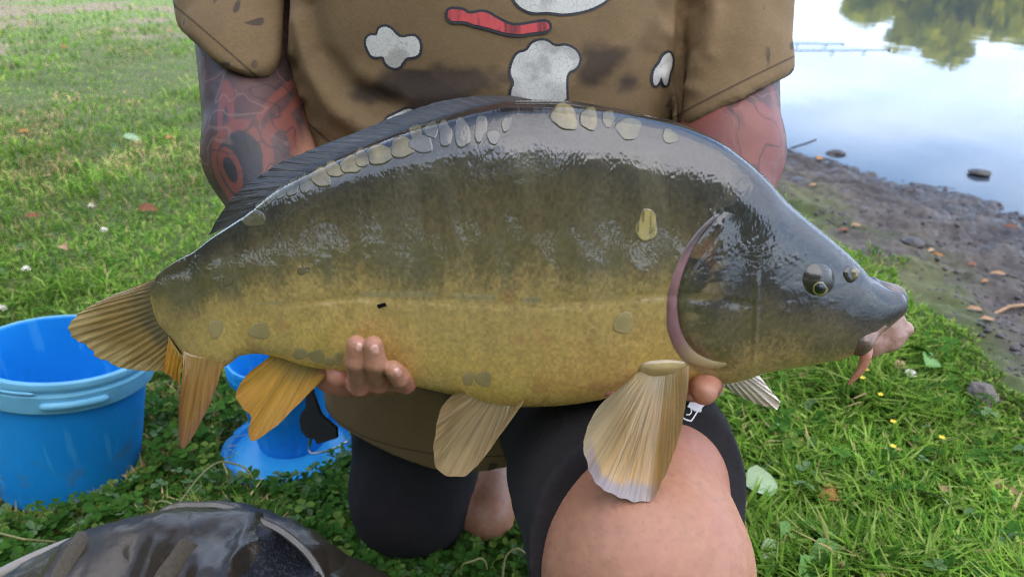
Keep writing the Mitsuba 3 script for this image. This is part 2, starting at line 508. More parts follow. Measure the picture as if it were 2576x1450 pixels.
def head_tone(s, t, u, v, w, fine):
    k = t + (w - 0.5) * 0.20 + (fine - 0.5) * 0.06 - 0.07 * smoothstep(0.84, 0.97, s)
    c = mix((0.010, 0.011, 0.012), (0.036, 0.034, 0.026), smoothstep(0.12, 0.42, k))
    c = mix(c, (0.105, 0.085, 0.042), smoothstep(0.46, 0.66, k))
    c = mix(c, (0.30, 0.205, 0.080), smoothstep(0.66, 0.82, k))
    c = mix(c, (0.46, 0.34, 0.20), smoothstep(0.84, 0.96, t + (w - 0.5) * 0.1))
    x = (s - 0.668) / 0.03
    gold = smoothstep(0.44, 0.62, fbm(u * 60 - v * 40, v * 110, 8.0, 3)) * smoothstep(1.1, 0.2, dr.abs(x)) * smoothstep(0.36, 0.46, t) * smoothstep(0.72, 0.6, t)
    c = mix(c, (0.19, 0.145, 0.07), gold * 0.75)
    red = smoothstep(0.56, 0.70, fbm(u * 70 + 8, v * 70, 4.0, 3)) * smoothstep(0.9, 0.2, dr.abs(x + 0.2)) * smoothstep(0.34, 0.40, t) * smoothstep(0.56, 0.46, t)
    c = mix(c, (0.13, 0.055, 0.03), red * 0.5)
    scr = smoothstep(0.012, 0.004, dr.abs(fbm(u * 30 + v * 45, v * 12 - u * 9, 12.0, 3) - 0.5))
    c = mix(c, (0.20, 0.17, 0.11), scr * 0.05)
    return c * (0.78 + 0.44 * fine)


def fish_color(p, n, uv):
    s, t = uv.x, uv.y
    u = (p.x - FO[0])
    v = (p.z - FO[2])
    w = fbm(u * 26, v * 20, 0, 4)
    fine = fbm(u * 420 + 3 * w, v * 330, 2.0, 2)
    streak = fbm(u * 95, v * 17, 5.0, 3)
    k = t + (w - 0.5) * 0.09 + (streak - 0.5) * 0.055 + (fine - 0.5) * 0.04
    # the dark back reaches lower towards the head
    k = k + 0.015 + 0.06 * smoothstep(0.45, 0.15, s) - 0.05 * smoothstep(0.55, 0.72, s)
    back = mix((0.010, 0.010, 0.010), (0.044, 0.040, 0.028), smoothstep(0.05, 0.32, k))
    c = mix(back, (0.115, 0.092, 0.042), smoothstep(0.24, 0.46, k))
    c = mix(c, (0.40, 0.278, 0.095), smoothstep(0.46, 0.60, k))
    c = mix(c, (0.58, 0.395, 0.112), smoothstep(0.58, 0.78, k))
    c = mix(c, (0.56, 0.36, 0.060), smoothstep(0.80, 0.97, t + (w - 0.5) * 0.2) * smoothstep(0.36, 0.56, s) * (1 - smoothstep(0.70, 0.74, s)) * 0.8)
    c = mix(c, (0.34, 0.29, 0.14), smoothstep(0.5, 0.7, fbm(u * 11 + 4, v * 9, 7.0, 3)) * smoothstep(0.6, 0.7, t) * 0.45)
    ribs = smoothstep(0.52, 0.72, noise(u * 62 + v * 10, v * 7, 3.0)) * smoothstep(0.18, 0.28, t) * (1 - smoothstep(0.46, 0.56, t))
    c = mix(c, (0.13, 0.115, 0.07), ribs * 0.40)
    ll = dr.abs(t - 0.535 - 0.006 * (w - 0.5))
    c = mix(c, (0.33, 0.27, 0.14), smoothstep(0.012, 0.003, ll) * smoothstep(0.35, 0.6, noise(u * 55, 3.0, 0.0)) * smoothstep(0.12, 0.2, s) * (1 - smoothstep(0.66, 0.70, s)) * 0.75)
    c = mix(c, mix((0.075, 0.066, 0.032), (0.20, 0.15, 0.06), smoothstep(0.2, 0.8, t)), smoothstep(0.10, 0.03, s) * 0.75)
    # fine vermicular marks
    c = c * (0.80 + 0.40 * fine)
    c = mix(c, (0.40, 0.13, 0.07), smoothstep(0.66, 0.78, fbm(u * 60, v * 60 + 5, 11.0, 3)) * smoothstep(0.45, 0.55, t) * 0.25)
    # head
    edge = dr.minimum(0.634 + 0.75 * dr.square(t - 0.58), 0.70)
    h = smoothstep(-0.004, 0.010, s - edge)
    return mix(c, head_tone(s, t, u, v, w, fine), h)


_g = front([(1850, 618), (1990, 652), (1800, 545), (500, 655)])[0]
GLINT = [(_g[0][0], _g[0][2], 0.022, 0.007), (_g[1][0], _g[1][2], 0.012, 0.005), (_g[2][0], _g[2][2], 0.010, 0.007), (_g[3][0], _g[3][2], 0.014, 0.008)]


def fish_bump(p, n, uv):
    u, v = p.x, p.z
    w = noise(u * 40, v * 40, 1.0)
    a = noise(u * 640 + w * 5, v * 460, 2.0)
    g = noise(u * 150, v * 210 + 4 * w, 4.0)
    b = noise(u * 75 + w, v * 95, 8.0)
    for gx, gz, ga, gb in GLINT:
        b = b + dr.exp(-dr.square((u - gx) / ga) - dr.square((v - gz) / gb)) * noise(u * 330, v * 380, 3.0) * 4.0
    return a * 0.00011 + g * 0.00020 * smoothstep(0.50, 0.66, noise(u * 22 + 7, v * 30, 6.0)) + g * 0.00004 + b * 0.00028


def wet(name, color, rough=0.30, bump=fish_bump, coat=1.0, coat_gloss=0.995, spec=0.5):
    scene[name] = bumpy({'type': 'principled', 'base_color': color if isinstance(color, dict) else rgb(*color), 'roughness': rough, 'specular': spec,
                         'clearcoat': coat, 'clearcoat_gloss': coat_gloss}, bump)
    return name


wet('carp_skin_mat', proc(fish_color), 0.10, spec=0.65)


def gill_color(p, n, uv):
    u, v = p.x - FO[0], p.z - FO[2]
    return head_tone(uv.x, uv.y, u, v, fbm(u * 26, v * 20, 0, 4), fbm(u * 420, v * 330, 2.0, 2))


wet('gill_cover_mat', proc(gill_color), 0.13, spec=0.55)
wet('gill_edge_mat', proc(lambda p, n, uv: mix(mix(mix((0.055, 0.05, 0.045), (0.12, 0.09, 0.085), fbm(p.x * 60, p.z * 30, 0, 3)), mix((0.20, 0.085, 0.10), (0.34, 0.20, 0.20), fbm(p.x * 60, p.z * 30, 0, 3)), smoothstep(0.16, 0.36, uv.x)), (0.38, 0.28, 0.14), smoothstep(0.66, 0.85, uv.x))), 0.3)
wet('scale_dark_mat', proc(lambda p, n, uv: mix(mix((0.045, 0.045, 0.030), (0.13, 0.115, 0.055), fbm(p.x * 90, p.z * 90, 0, 3)), (0.018, 0.018, 0.016), smoothstep(0.75, 1.0, uv.y))), 0.12, spec=0.6)
wet('scale_gold_mat', proc(lambda p, n, uv: mix(mix((0.055, 0.048, 0.026), (0.21, 0.165, 0.062), fbm(p.x * 120, p.z * 120, 0, 3)), (0.03, 0.03, 0.022), smoothstep(0.72, 1.0, uv.y))), 0.12, spec=0.6)
wet('scale_pale_mat', proc(lambda p, n, uv: mix(mix((0.30, 0.235, 0.105), (0.42, 0.325, 0.145), fbm(p.x * 90, p.z * 90, 0, 3)), (0.22, 0.165, 0.065), smoothstep(0.8, 1.0, uv.y))), 0.12, spec=0.6)
wet('scale_brass_mat', proc(lambda p, n, uv: mix(mix((0.16, 0.135, 0.055), (0.36, 0.29, 0.11), smoothstep(0.3, 0.6, noise(p.x * 500, p.z * 90, 0) * 0.5 + fbm(p.x * 120, p.z * 120, 0, 3) * 0.5)), (0.07, 0.06, 0.035), smoothstep(0.75, 1.0, uv.y))), 0.12, spec=0.6)
wet('scale_dim_mat', proc(lambda p, n, uv: mix(mix((0.085, 0.072, 0.036), (0.15, 0.12, 0.055), fbm(p.x * 90, p.z * 90, 0, 3)), (0.06, 0.05, 0.03), smoothstep(0.7, 1.0, uv.y))), 0.12, spec=0.6)
wet('scale_grey_mat', proc(lambda p, n, uv: mix(mix((0.045, 0.044, 0.038), (0.14, 0.13, 0.10), fbm(p.x * 90, p.z * 60, 0, 3)), (0.05, 0.05, 0.045), smoothstep(0.78, 1.0, uv.y))), 0.12, spec=0.6)

carp = thing('carp', 'large golden bellied mirror carp held up across the kneeling man', 'fish')
scene[carp + '__body'] = mikit.ply((FV.reshape(-1, 3), grid_faces(NS, NT, False, True)[:, ::-1]), 'carp_skin_mat', smooth=True,
                                   uv=np.stack([s_of, t_of], -1).reshape(-1, 2))


def patch(name, poly, H, mat, sharp=0.85, sink=0.0012, nr=9, na=56, lift=None, label=None, tilt=(0, 0), parent=None):
    """A raised plate lying on the near flank, its outline (star shaped) given where the photograph shows it."""
    poly = np.asarray(poly, float)
    c = poly.mean(0)
    closed = resample(np.vstack([poly, poly[:1]]), na + 1)[:-1]
    rr = np.linspace(0, 1, nr) ** 0.8
    q = c + (closed - c)[:, None] * rr[None, :, None]
    P, n, st_ = front(q.reshape(-1, 2))
    e = np.clip(rr, 0, 1)
    h = H * (1 - np.clip((e - sharp) / (1 - sharp), 0, 1) ** 2) * (1 - 0.25 * e ** 2) - sink * (e > 0.999)
    d = (closed - c) / (np.abs(closed - c).max(0) + 1e-9)
    h = h[None] + H * (d[:, None] * rr[None, :, None] @ np.asarray(tilt, float)) * (e < 0.999)[None]
    if name == 'gill_cover':
        h = h * (1 - sstep(-0.35, 0.55, d[:, None, 0] * rr[None])) - 0.0004 * sstep(0.6, 0.9, d[:, None, 0] * rr[None])
    P = P + n * h.reshape(-1, 1)
    uv = np.stack([np.broadcast_to((d[:, None, 0] * rr[None] + 1) / 2, h.shape), np.broadcast_to(e[None], h.shape)], -1).reshape(-1, 2)
    if name == 'gill_cover':
        uv = st_
    f = grid_faces(na, nr, True, False)
    m = trimesh.Trimesh(P, f, process=False)
    if (m.face_normals.mean(0) @ FN) < 0:
        m = trimesh.Trimesh(P, f[:, ::-1], process=False)
    return add((parent or carp) + '__' + name, m, mat, uv=uv, label=label)


def oval(u, v, a, b, rot=0, lump=0.06, n=18):
    k = np.linspace(0, 2 * np.pi, n, endpoint=False)
    r = 1 + lump * np.sin(3 * k + u) + lump * np.cos(2 * k + v) + lump * 0.5 * np.sin(5 * k + u * v)
    x, y = a * r * np.cos(k), b * r * np.sin(k)
    c, s = math.cos(math.radians(rot)), math.sin(math.radians(rot))
    return np.stack([u + x * c - y * s, v + x * s + y * c], 1)


def strip(name, A, B, H, mat, n=60, m=9, label=None):
    A, B = resample(A, n), resample(B, n)
    w = np.linspace(0, 1, m)
    q = A[:, None] * (1 - w)[None, :, None] + B[:, None] * w[None, :, None]
    P, nn, _ = front(q.reshape(-1, 2))
    end = np.minimum(1, np.minimum(np.arange(n), n - 1 - np.arange(n)) / 6)
    h = (H * np.sin(np.pi * w)[None] ** 0.6 * end[:, None] - 0.0006).reshape(-1, 1)
    uv = np.stack([np.repeat(np.linspace(0, 1, n), m), np.tile(w, n)], 1)
    f = grid_faces(n, m)
    M = trimesh.Trimesh(P + nn * h, f, process=False)
    if (M.face_normals.mean(0) @ FN) < 0:
        M = trimesh.Trimesh(P + nn * h, f[:, ::-1], process=False)
    return add(carp + '__' + name, M, mat, uv=uv, label=label)


GE = [(1820, 524), (1790, 548), (1757, 582), (1722, 640), (1700, 695), (1688, 760), (1692, 815), (1708, 868), (1745, 905), (1800, 925), (1880, 916)]
GI = [(1822, 528), (1793, 556), (1762, 592), (1731, 646), (1711, 700), (1701, 760), (1706, 812), (1724, 858), (1762, 894), (1815, 909), (1885, 903)]
GO = [(1808, 528), (1776, 550), (1738, 590), (1704, 645), (1681, 700), (1668, 760), (1668, 815), (1683, 868), (1716, 912), (1770, 934), (1860, 922)]
strip('gill_membrane', [(a + 7, b) for a, b in GO[:-2]] + [(1775, 928), (1835, 921)], [(a + 5, b) for a, b in GI[:-1]] + [(1850, 908)], 0.0022, 'gill_edge_mat', label='pink gill membrane edging the gill cover')
patch('gill_cover', GI + [(1903, 860), (1893, 800), (1888, 740), (1895, 660), (1900, 590), (1868, 545)], 0.0046, 'gill_cover_mat', 0.80, 0.0008, 14, 110)

# scales along the back, near the dorsal fin, on the flank and towards the tail: u, v, half width, half height, turn, tone
SC = [(640, 550, 33, 20, -10, 'dark'), (655, 508, 14, 22, 20, 'dark'), (681, 492, 14, 24, 20, 'dark'), (707, 478, 15, 26, 15, 'dark'), (736, 468, 16, 27, 10, 'dark'), (768, 460, 18, 28, -15, 'dark'),
      (808, 446, 23, 30, -28, 'gold'), (841, 426, 19, 25, -35, 'gold'), (884, 414, 26, 26, -35, 'gold'), (911, 398, 19, 24, -20, 'gold'), (956, 389, 32, 29, -15, 'gold'), (1012, 371, 28, 31, -10, 'gold'),
      (1060, 363, 30, 24, -10, 'grey'), (1086, 327, 16, 23, 5, 'grey'), (1046, 331, 17, 24, 0, 'dark'), (1120, 337, 18, 33, 0, 'grey'), (1163, 336, 22, 36, -5, 'grey'), (1209, 323, 16, 34, 8, 'grey'), (1241, 345, 15, 21, 0, 'grey'),
      (1274, 312, 13, 20, 25, 'grey'), (1420, 294, 37, 33, 20, 'gold'), (1482, 299, 26, 28, 10, 'gold'), (1530, 298, 18, 21, 0, 'dark'), (1582, 323, 35, 28, 20, 'dark'), (1686, 343, 24, 17, 20, 'dark'),
      (1627, 568, 29, 39, 0, 'brass'), (1570, 812, 26, 29, 0, 'pale'), (543, 826, 21, 22, 0, 'pale'), (653, 832, 30, 20, 10, 'pale'), (573, 706, 13, 13, 0, 'dim'), (473, 703, 10, 12, 0, 'dim'),
      (762, 680, 16, 10, -10, 'dim'), (527, 672, 9, 9, 0, 'dim'), (673, 637, 10, 9, 0, 'dim'), (545, 703, 9, 9, 0, 'dim'), (608, 668, 9, 9, 0, 'dim'), (755, 889, 20, 14, 5, 'pale'), (797, 895, 23, 15, 15, 'pale'),
      (828, 908, 15, 10, 10, 'pale'), (851, 901, 11, 17, 0, 'pale'), (1179, 951, 16, 16, 0, 'pale'), (1217, 952, 24, 18, 0, 'pale')]
for u, v, a, b, r, tone in SC:
    hgt = {'dark': 0.0004, 'gold': 0.0006, 'grey': 0.0005, 'pale': 0.0003, 'dim': 0.0003, 'brass': 0.0005}[tone]
    patch('scale', oval(u, v, a * 1.08, b * 1.08, r, 0.09), hgt, f'scale_{tone}_mat', 0.86, 0.0005, 8, 34, tilt=(-0.35, 0.2))

# eye, nostril
wet('eye_skin_mat', proc(lambda p, n, uv: mix((0.015, 0.015, 0.014), (0.05, 0.045, 0.032), fbm(p.x * 200, p.z * 200, 0, 3))), 0.18, lambda p, n, uv: noise(p.x * 300, p.z * 300, 1) * 0.0001)
plain('iris_mat', proc(lambda p, n, uv: mix((0.30, 0.26, 0.10), (0.12, 0.10, 0.04), fbm(p.x * 500, p.z * 500, 0, 2))), 0.2, 0.6, clearcoat=1.0, clearcoat_gloss=0.98)
plain('pupil_mat', (0.004, 0.005, 0.007), 0.08, 0.6, clearcoat=1.0, clearcoat_gloss=0.99)
eye = patch('eye', oval(2059, 702, 42, 43, 0, 0.0), 0.0065, 'eye_skin_mat', 0.15, 0.0008, 14, 48)
E0, En, _ = front([(2059, 702)])
ec = E0[0] + En[0] * 0.0065


def disc(center_px, a, b, depth, dome, base, nrm, nr=7, na=36):
    k = np.linspace(0, 2 * np.pi, na, endpoint=False)
    rr = np.linspace(0, 1, nr)
    q = np.asarray(center_px, float) + np.stack([a * np.cos(k), b * np.sin(k)], 1)[:, None] * rr[None, :, None]
    r = rays(q.reshape(-1, 2))
    o = base + nrm * depth
    P = EYE + r * (((o - EYE) @ nrm) / (r @ nrm))[:, None]
    P = P + nrm * np.tile(dome * (1 - rr ** 2), na)[:, None]
    m = trimesh.Trimesh(P, grid_faces(na, nr, True), process=False)
    return m if m.face_normals.mean(0) @ nrm > 0 else trimesh.Trimesh(P, m.faces[:, ::-1], process=False)


en2 = En[0] + np.array([0.05, -0.15, -0.38])
en2 /= np.linalg.norm(en2)
add(eye + '__iris', disc((2064, 726), 20, 18.5, 0.0004, 0.0022, ec, en2), 'iris_mat', label='thin gold ring round the pupil')
add(eye + '__pupil', disc((2064, 726), 15, 14, 0.0013, 0.0020, ec, en2), 'pupil_mat')
patch('nostril', oval(2140, 688, 21, 22, 10, 0.05), 0.0026, 'eye_skin_mat', 0.55, 0.0006)
patch('nostril_flap', oval(2145, 688, 14, 17, 0, 0.10), 0.0046, 'scale_gold_mat', 0.3, 0.0006, label='tan flap standing in the nostril')
bsdf('weed_mat', {'type': 'twosided', 'b': {'type': 'diffuse', 'reflectance': rgb(0.01, 0.01, 0.012)}})
fk = add('weed_scrap', trimesh.Trimesh(*(lambda q: (front(q)[0] + front(q)[1] * np.repeat([0.0009, 0.0002], 4)[:, None], np.array([[0, 1, 2], [0, 2, 3], [0, 4, 5], [0, 5, 1], [1, 5, 6], [1, 6, 2], [2, 6, 7], [2, 7, 3], [3, 7, 4], [3, 4, 0]])))(
    np.array([(949, 766), (969, 760), (973, 768), (953, 774)] * 2, float)), process=False), 'weed_mat', False, 'tiny black scrap stuck to the golden flank of the carp', 'scrap')


# fins: base and outer edge run the same way
def fan(name, base, outer, z0, z1, rays_n, mat, label=None, corr=0.0003, jag=6.0, thick=0.0012, bulge=0.0, fold=None, nv=26, twist=0.0):
    nu = rays_n * 6 + 1
    A, B = resample(base, nu), resample(outer, nu)
    u, v = np.linspace(0, 1, nu), np.linspace(0, 1, nv)
    r = np.random.default_rng(len(name) + nu)
    ray_id = np.minimum((u * rays_n).astype(int), rays_n - 1)
    tooth = (r.random(rays_n)[ray_id] - 0.6) * jag + jag * 0.25 * np.cos(2 * np.pi * u * rays_n)
    d = (B - A) / (np.linalg.norm(B - A, axis=1, keepdims=True) + 1e-9)
    B = B + d * (tooth * np.sin(np.pi * np.clip(u, 0.03, 0.97)) ** 0.4)[:, None]
    q = A[:, None] * (1 - v)[None, :, None] + B[:, None] * v[None, :, None]
    q = q + (np.sin(u * rays_n * 0.9 + 1)[:, None] * np.sin(v * np.pi)[None] * 2.0)[..., None]
    ph = 2 * np.pi * u * rays_n
    split = np.cos(ph)[:, None] * np.ones(nv)[None] + 0.5 * np.cos(ph * 2)[:, None] * sstep(0.45, 0.8, v)[None]
    z = z0 + (z1 - z0) * v[None] + twist * (u[:, None] - 0.5) * v[None] + bulge * np.sin(np.pi * u)[:, None] * np.sin(np.pi * 0.6 * v)[None]
    z = z + corr * split * sstep(0.02, 0.25, v)[None]
    if fold is not None:
        z = z + fold(u[:, None], v[None])
    th_ = thick * (1 - 0.75 * v[None]) * np.ones((nu, 1))
    qf = q.reshape(-1, 2)
    Pf, Pb = on_fish(qf, (z + th_ / 2).reshape(-1)), on_fish(qf, (z - th_ / 2).reshape(-1))
    F = grid_faces(nu, nv)
    M = trimesh.Trimesh(Pf, F, process=False)
    if (M.face_normals.mean(0) @ FN) < 0:
        F = F[:, ::-1]
    n = nu * nv
    V = np.vstack([Pf, Pb])
    i = np.arange(nu * nv).reshape(nu, nv)
    loop = np.r_[i[:, 0], i[-1, 1:], i[-2::-1, -1], i[0, -2:0:-1]]
    a, b = loop, np.roll(loop, -1)
    side = np.vstack([np.stack([a, b, b + n], 1), np.stack([a, b + n, a + n], 1)])
    uv = np.stack([np.repeat(u * rays_n, nv), np.tile(v, nu)], 1)
    return add(carp + '__' + name, trimesh.Trimesh(V, np.vstack([F, F[:, ::-1] + n, side]), process=False), mat, uv=np.vstack([uv, uv]), label=label)


def fin_mat(name, base, mid_, tip, line=0.55, seed=0.0, gloss=1.0, pect=False):
    def col(p, n, uv):
        w = fbm(p.x * 60 + seed, p.z * 60, 0, 3)
        st_ = fbm(uv.x * 2.6 + seed, uv.y * 2.2, 3.0, 3)
        c = mix(base, mid_, smoothstep(0.05, 0.45, uv.y + (w - 0.5) * 0.4))
        c = mix(c, tip, smoothstep(0.62, 1.0, uv.y + (st_ - 0.5) * 0.5))
        if pect:
            c = mix(c, (0.27, 0.25, 0.17), smoothstep(11.0, 2.0, uv.x) * smoothstep(0.1, 0.4, uv.y) * 0.8)
            c = mix(c, (0.20, 0.165, 0.165), smoothstep(0.84, 0.92, uv.y + (w - 0.5) * 0.12) * smoothstep(3.5, 6.5, uv.x) * smoothstep(13.0, 10.0, uv.x))
            c = mix(c, (0.42, 0.34, 0.24), smoothstep(18.6, 19.4, uv.x) * 0.8)
        fr = uv.x - dr.floor(uv.x)
        r = smoothstep(0.5, 0.30, dr.abs(fr - 0.5) + (w - 0.5) * 0.2)
        hair = noise(uv.x * 14 + seed, uv.y * 2.5, 5.0)
        return c * (1 - line + line * (0.55 + 0.45 * r) * 1.15 + (hair - 0.5) * 0.30 + (st_ - 0.5) * 0.5)

    def bmp(p, n, uv):
        return noise(uv.x * 9, uv.y * 5, 1.0) * 0.00035 + noise(p.x * 260, p.z * 200, 2.0) * 0.00010
    scene[name] = bumpy({'type': 'principled', 'base_color': proc(col), 'roughness': 0.34, 'specular': 0.5, 'clearcoat': gloss, 'clearcoat_gloss': 0.93}, bmp)


fin_mat('tail_upper_mat', (0.085, 0.065, 0.028), (0.19, 0.12, 0.032), (0.30, 0.215, 0.085), 0.5, 1.0)
fin_mat('tail_lower_mat', (0.20, 0.12, 0.025), (0.22, 0.115, 0.025), (0.17, 0.075, 0.035), 0.3, 2.0)
fin_mat('anal_fin_mat', (0.32, 0.19, 0.04), (0.46, 0.24, 0.035), (0.42, 0.20, 0.035), 0.35, 3.0)
fin_mat('pelvic_fin_mat', (0.24, 0.18, 0.075), (0.22, 0.155, 0.07), (0.28, 0.19, 0.09), 0.40, 4.0)
fin_mat('pectoral_fin_mat', (0.21, 0.17, 0.085), (0.31, 0.20, 0.075), (0.36, 0.21, 0.07), 0.32, 5.0, 0.3, pect=True)
fin_mat('far_fin_mat', (0.66, 0.52, 0.40), (0.74, 0.64, 0.52), (0.72, 0.58, 0.46), 0.30, 6.0)
fin_mat('dorsal_fin_mat', (0.018, 0.018, 0.017), (0.034, 0.032, 0.027), (0.022, 0.021, 0.018), 0.3, 7.0)

fan('tail_fin_upper', [(420, 686), (396, 735), (399, 775), (418, 812), (446, 846), (468, 880)],
    [(300, 735), (235, 765), (195, 792), (172, 828), (218, 872), (250, 900), (300, 922), (370, 932), (415, 934)], 0.0012, -0.008, 19, 'tail_upper_mat',
    'upper lobe of the tail, tan with darker rays', 0.0005, 7, twist=0.018)
fan('tail_fin_fold', [(424, 846), (440, 870), (462, 900)], [(408, 934), (432, 950), (452, 966)], 0.006, 0.004, 4, 'anal_fin_mat', 'bright orange fold between the tail lobes', 0.0012, 5)
fan('tail_fin_lower', [(462, 880), (486, 892), (524, 898), (572, 888)], [(452, 1000), (449, 1090), (460, 1128), (484, 1100), (505, 1062), (535, 1000), (556, 935)], 0.010, 0.026, 7, 'tail_lower_mat',
    'lower lobe of the tail hanging down, dark orange', 0.0004, 3, twist=-0.02)
fan('anal_fin', [(697, 876), (735, 894), (790, 908), (845, 918)],
    [(640, 925), (606, 962), (591, 998), (612, 1024), (632, 1048), (624, 1090), (630, 1112), (690, 1076), (745, 1022), (800, 965), (834, 925)], 0.0, 0.012, 8, 'anal_fin_mat', None, 0.0004, 8)
fan('pelvic_fin', [(1196, 974), (1240, 984), (1280, 990), (1322, 990)],
    [(1140, 992), (1108, 1030), (1094, 1090), (1089, 1130), (1098, 1180), (1130, 1198), (1155, 1200), (1200, 1170), (1262, 1088), (1318, 1010)], 0.030, 0.055, 11, 'pelvic_fin_mat', None, 0.00035, 6)
fan('pelvic_fin', [(1150, 960), (1170, 970), (1200, 980)], [(1138, 978), (1142, 992), (1160, 1000)], -0.03, -0.035, 4, 'pelvic_fin_mat', 'sliver of the far pelvic fin', 0.0005, 3)
fan('pectoral_fin', [(1606, 932), (1640, 918), (1690, 912), (1734, 916)],
    [(1548, 985), (1500, 1030), (1474, 1085), (1467, 1125), (1482, 1180), (1510, 1222), (1560, 1250), (1600, 1260), (1634, 1258), (1668, 1206), (1700, 1125), (1722, 1035), (1733, 950)], 0.047, 0.140, 20, 'pectoral_fin_mat', None, 0.00035, 7, bulge=0.006, nv=36)
patch('pectoral_fin_base', [(1600, 940), (1608, 916), (1640, 905), (1690, 902), (1728, 908), (1736, 932), (1700, 948), (1640, 952)], 0.006, 'scale_pale_mat', 0.30, 0.002)
fan('pectoral_fin', [(1806, 952), (1826, 940), (1856, 928), (1884, 918)],
    [(1820, 972), (1870, 1002), (1920, 1020), (1958, 1031), (1964, 1018), (1940, 982), (1905, 938), (1890, 920)], -0.040, -0.055, 10, 'far_fin_mat', 'pale ribbed far pectoral fin below the throat', 0.0012, 5)
fan('dorsal_fin', [(620, 542), (640, 528), (700, 480), (800, 424), (900, 378), (1000, 338), (1100, 304), (1200, 276), (1310, 258), (1360, 256)],
    [(524, 592), (556, 536), (592, 490), (640, 452), (700, 412), (790, 373), (900, 330), (1000, 290), (1100, 257), (1180, 243), (1250, 239), (1290, 241)], 0.002, -0.016, 26, 'dorsal_fin_mat', None, 0.00022, 4, nv=14)


# the mouth: soft lips and barbels
def blob(pts, zs, rad, k=0.006, h=0.0011):
    fs = []
    for (i, j) in zip(range(len(pts) - 1), range(1, len(pts))):
        a, b = on_fish(pts[i], zs[i])[0], on_fish(pts[j], zs[j])[0]
        fs.append(cone(a, b, rad[i] * 0.00036, rad[j] * 0.00036))
    return fs


def build(name, fs, k, mat, label=None, h=0.0012, rough=0.0):
    f0 = union(fs, k)
    P = []
    f = (lambda q: f0(q) - rough * (meshkit.fbm(q * 160, 3, 3) - 0.5)) if rough else f0
    lo, hi = np.array(FO) + [-0.6, -0.3, -0.4], np.array(FO) + [0.6, 0.3, 0.4]
    g = np.stack(np.meshgrid(*[np.linspace(a, b, 140) for a, b in zip(lo, hi)], indexing='ij'), -1).reshape(-1, 3)
    d = f0(g)
    near = g[d < 0.012]
    return add(name, surface(f, near.min(0) - 0.01, near.max(0) + 0.01, h), mat, label=label)


lip_bump = lambda p, n, uv: noise(p.x * 420 - p.z * 300, p.z * 120 + p.x * 60, 1.0) * 0.0004
wet('lip_mat', proc(lambda p, n, uv: mix((0.25, 0.125, 0.085), (0.37, 0.225, 0.165), fbm(p.x * 130 + p.z * 90, p.z * 130, 0, 3))), 0.35, lip_bump, coat=0.6)
wet('upper_lip_mat', proc(lambda p, n, uv: mix((0.03, 0.03, 0.03), (0.14, 0.10, 0.075), smoothstep(0.1, 0.85, fbm(p.x * 90, p.z * 90, 0, 3)))), 0.28, lip_bump)
wet('lip_fold_mat', proc(lambda p, n, uv: mix((0.09, 0.062, 0.045), (0.25, 0.14, 0.10), smoothstep(0.25, 0.75, fbm(p.x * 70, p.z * 70, 4.0, 3)))), 0.3, lip_bump, coat=0.6)
wet('barbel_mat', proc(lambda p, n, uv: mix((0.36, 0.14, 0.085), (0.44, 0.20, 0.125), fbm(p.x * 130, p.z * 130, 0, 3))), 0.35, lip_bump, coat=0.6)
build(carp + '__upper_lip', blob([(2195, 742), (2228, 744), (2250, 742)], [.002, .004, .003], [46, 32, 22]) + blob([(2250, 742), (2262, 752), (2266, 770)], [.003, .003, .002], [22, 16, 9]), 0.006, 'upper_lip_mat', 'dark upper lip of the blunt snout', rough=0.0014)
build(carp + '__lower_lip', blob([(2135, 870), (2185, 866), (2235, 848), (2272, 828)], [.014, .008, .003, .001], [19, 31, 34, 21]) + blob([(2262, 802), (2232, 824), (2205, 846)], [.002, .004, .006], [14, 27, 29]) + blob([(2272, 828), (2283, 826)], [.001, .001], [16, 9]),
      0.007, 'lip_mat', 'fleshy pink lower lip', rough=0.0012)
build(carp + '__mouth_corner', blob([(2258, 772), (2210, 815), (2170, 858), (2158, 872)], [.008, .018, .026, .024], [10, 17, 24, 22]), 0.006, 'lip_fold_mat', 'brown fold at the corner of the mouth', rough=0.0012)


def barbel(pts, zs, r0, r1, label=None):
    c = resample(np.array([on_fish(p, z)[0] for p, z in zip(pts, zs)]), 30)
    add(carp + '__barbel', tube(c, (np.linspace(1, 0, 30) ** 0.8 * (r0 - r1) + r1) * 0.00036, 12), 'barbel_mat', label=label)


barbel([(2176, 868), (2178, 896), (2168, 925), (2150, 949), (2133, 967)], [.020, .027, .028, .028, .027], 17, 3.0)
barbel([(2126, 870), (2120, 890), (2112, 906)], [-.010, -.012, -.012], 9, 5, 'short far barbel under the chin')

# ------------------------------------------------------------------ the kneeling man
man = thing('person', 'person kneeling in a brown printed T-shirt and dark shorts, tattooed arms, holding the carp', 'person')


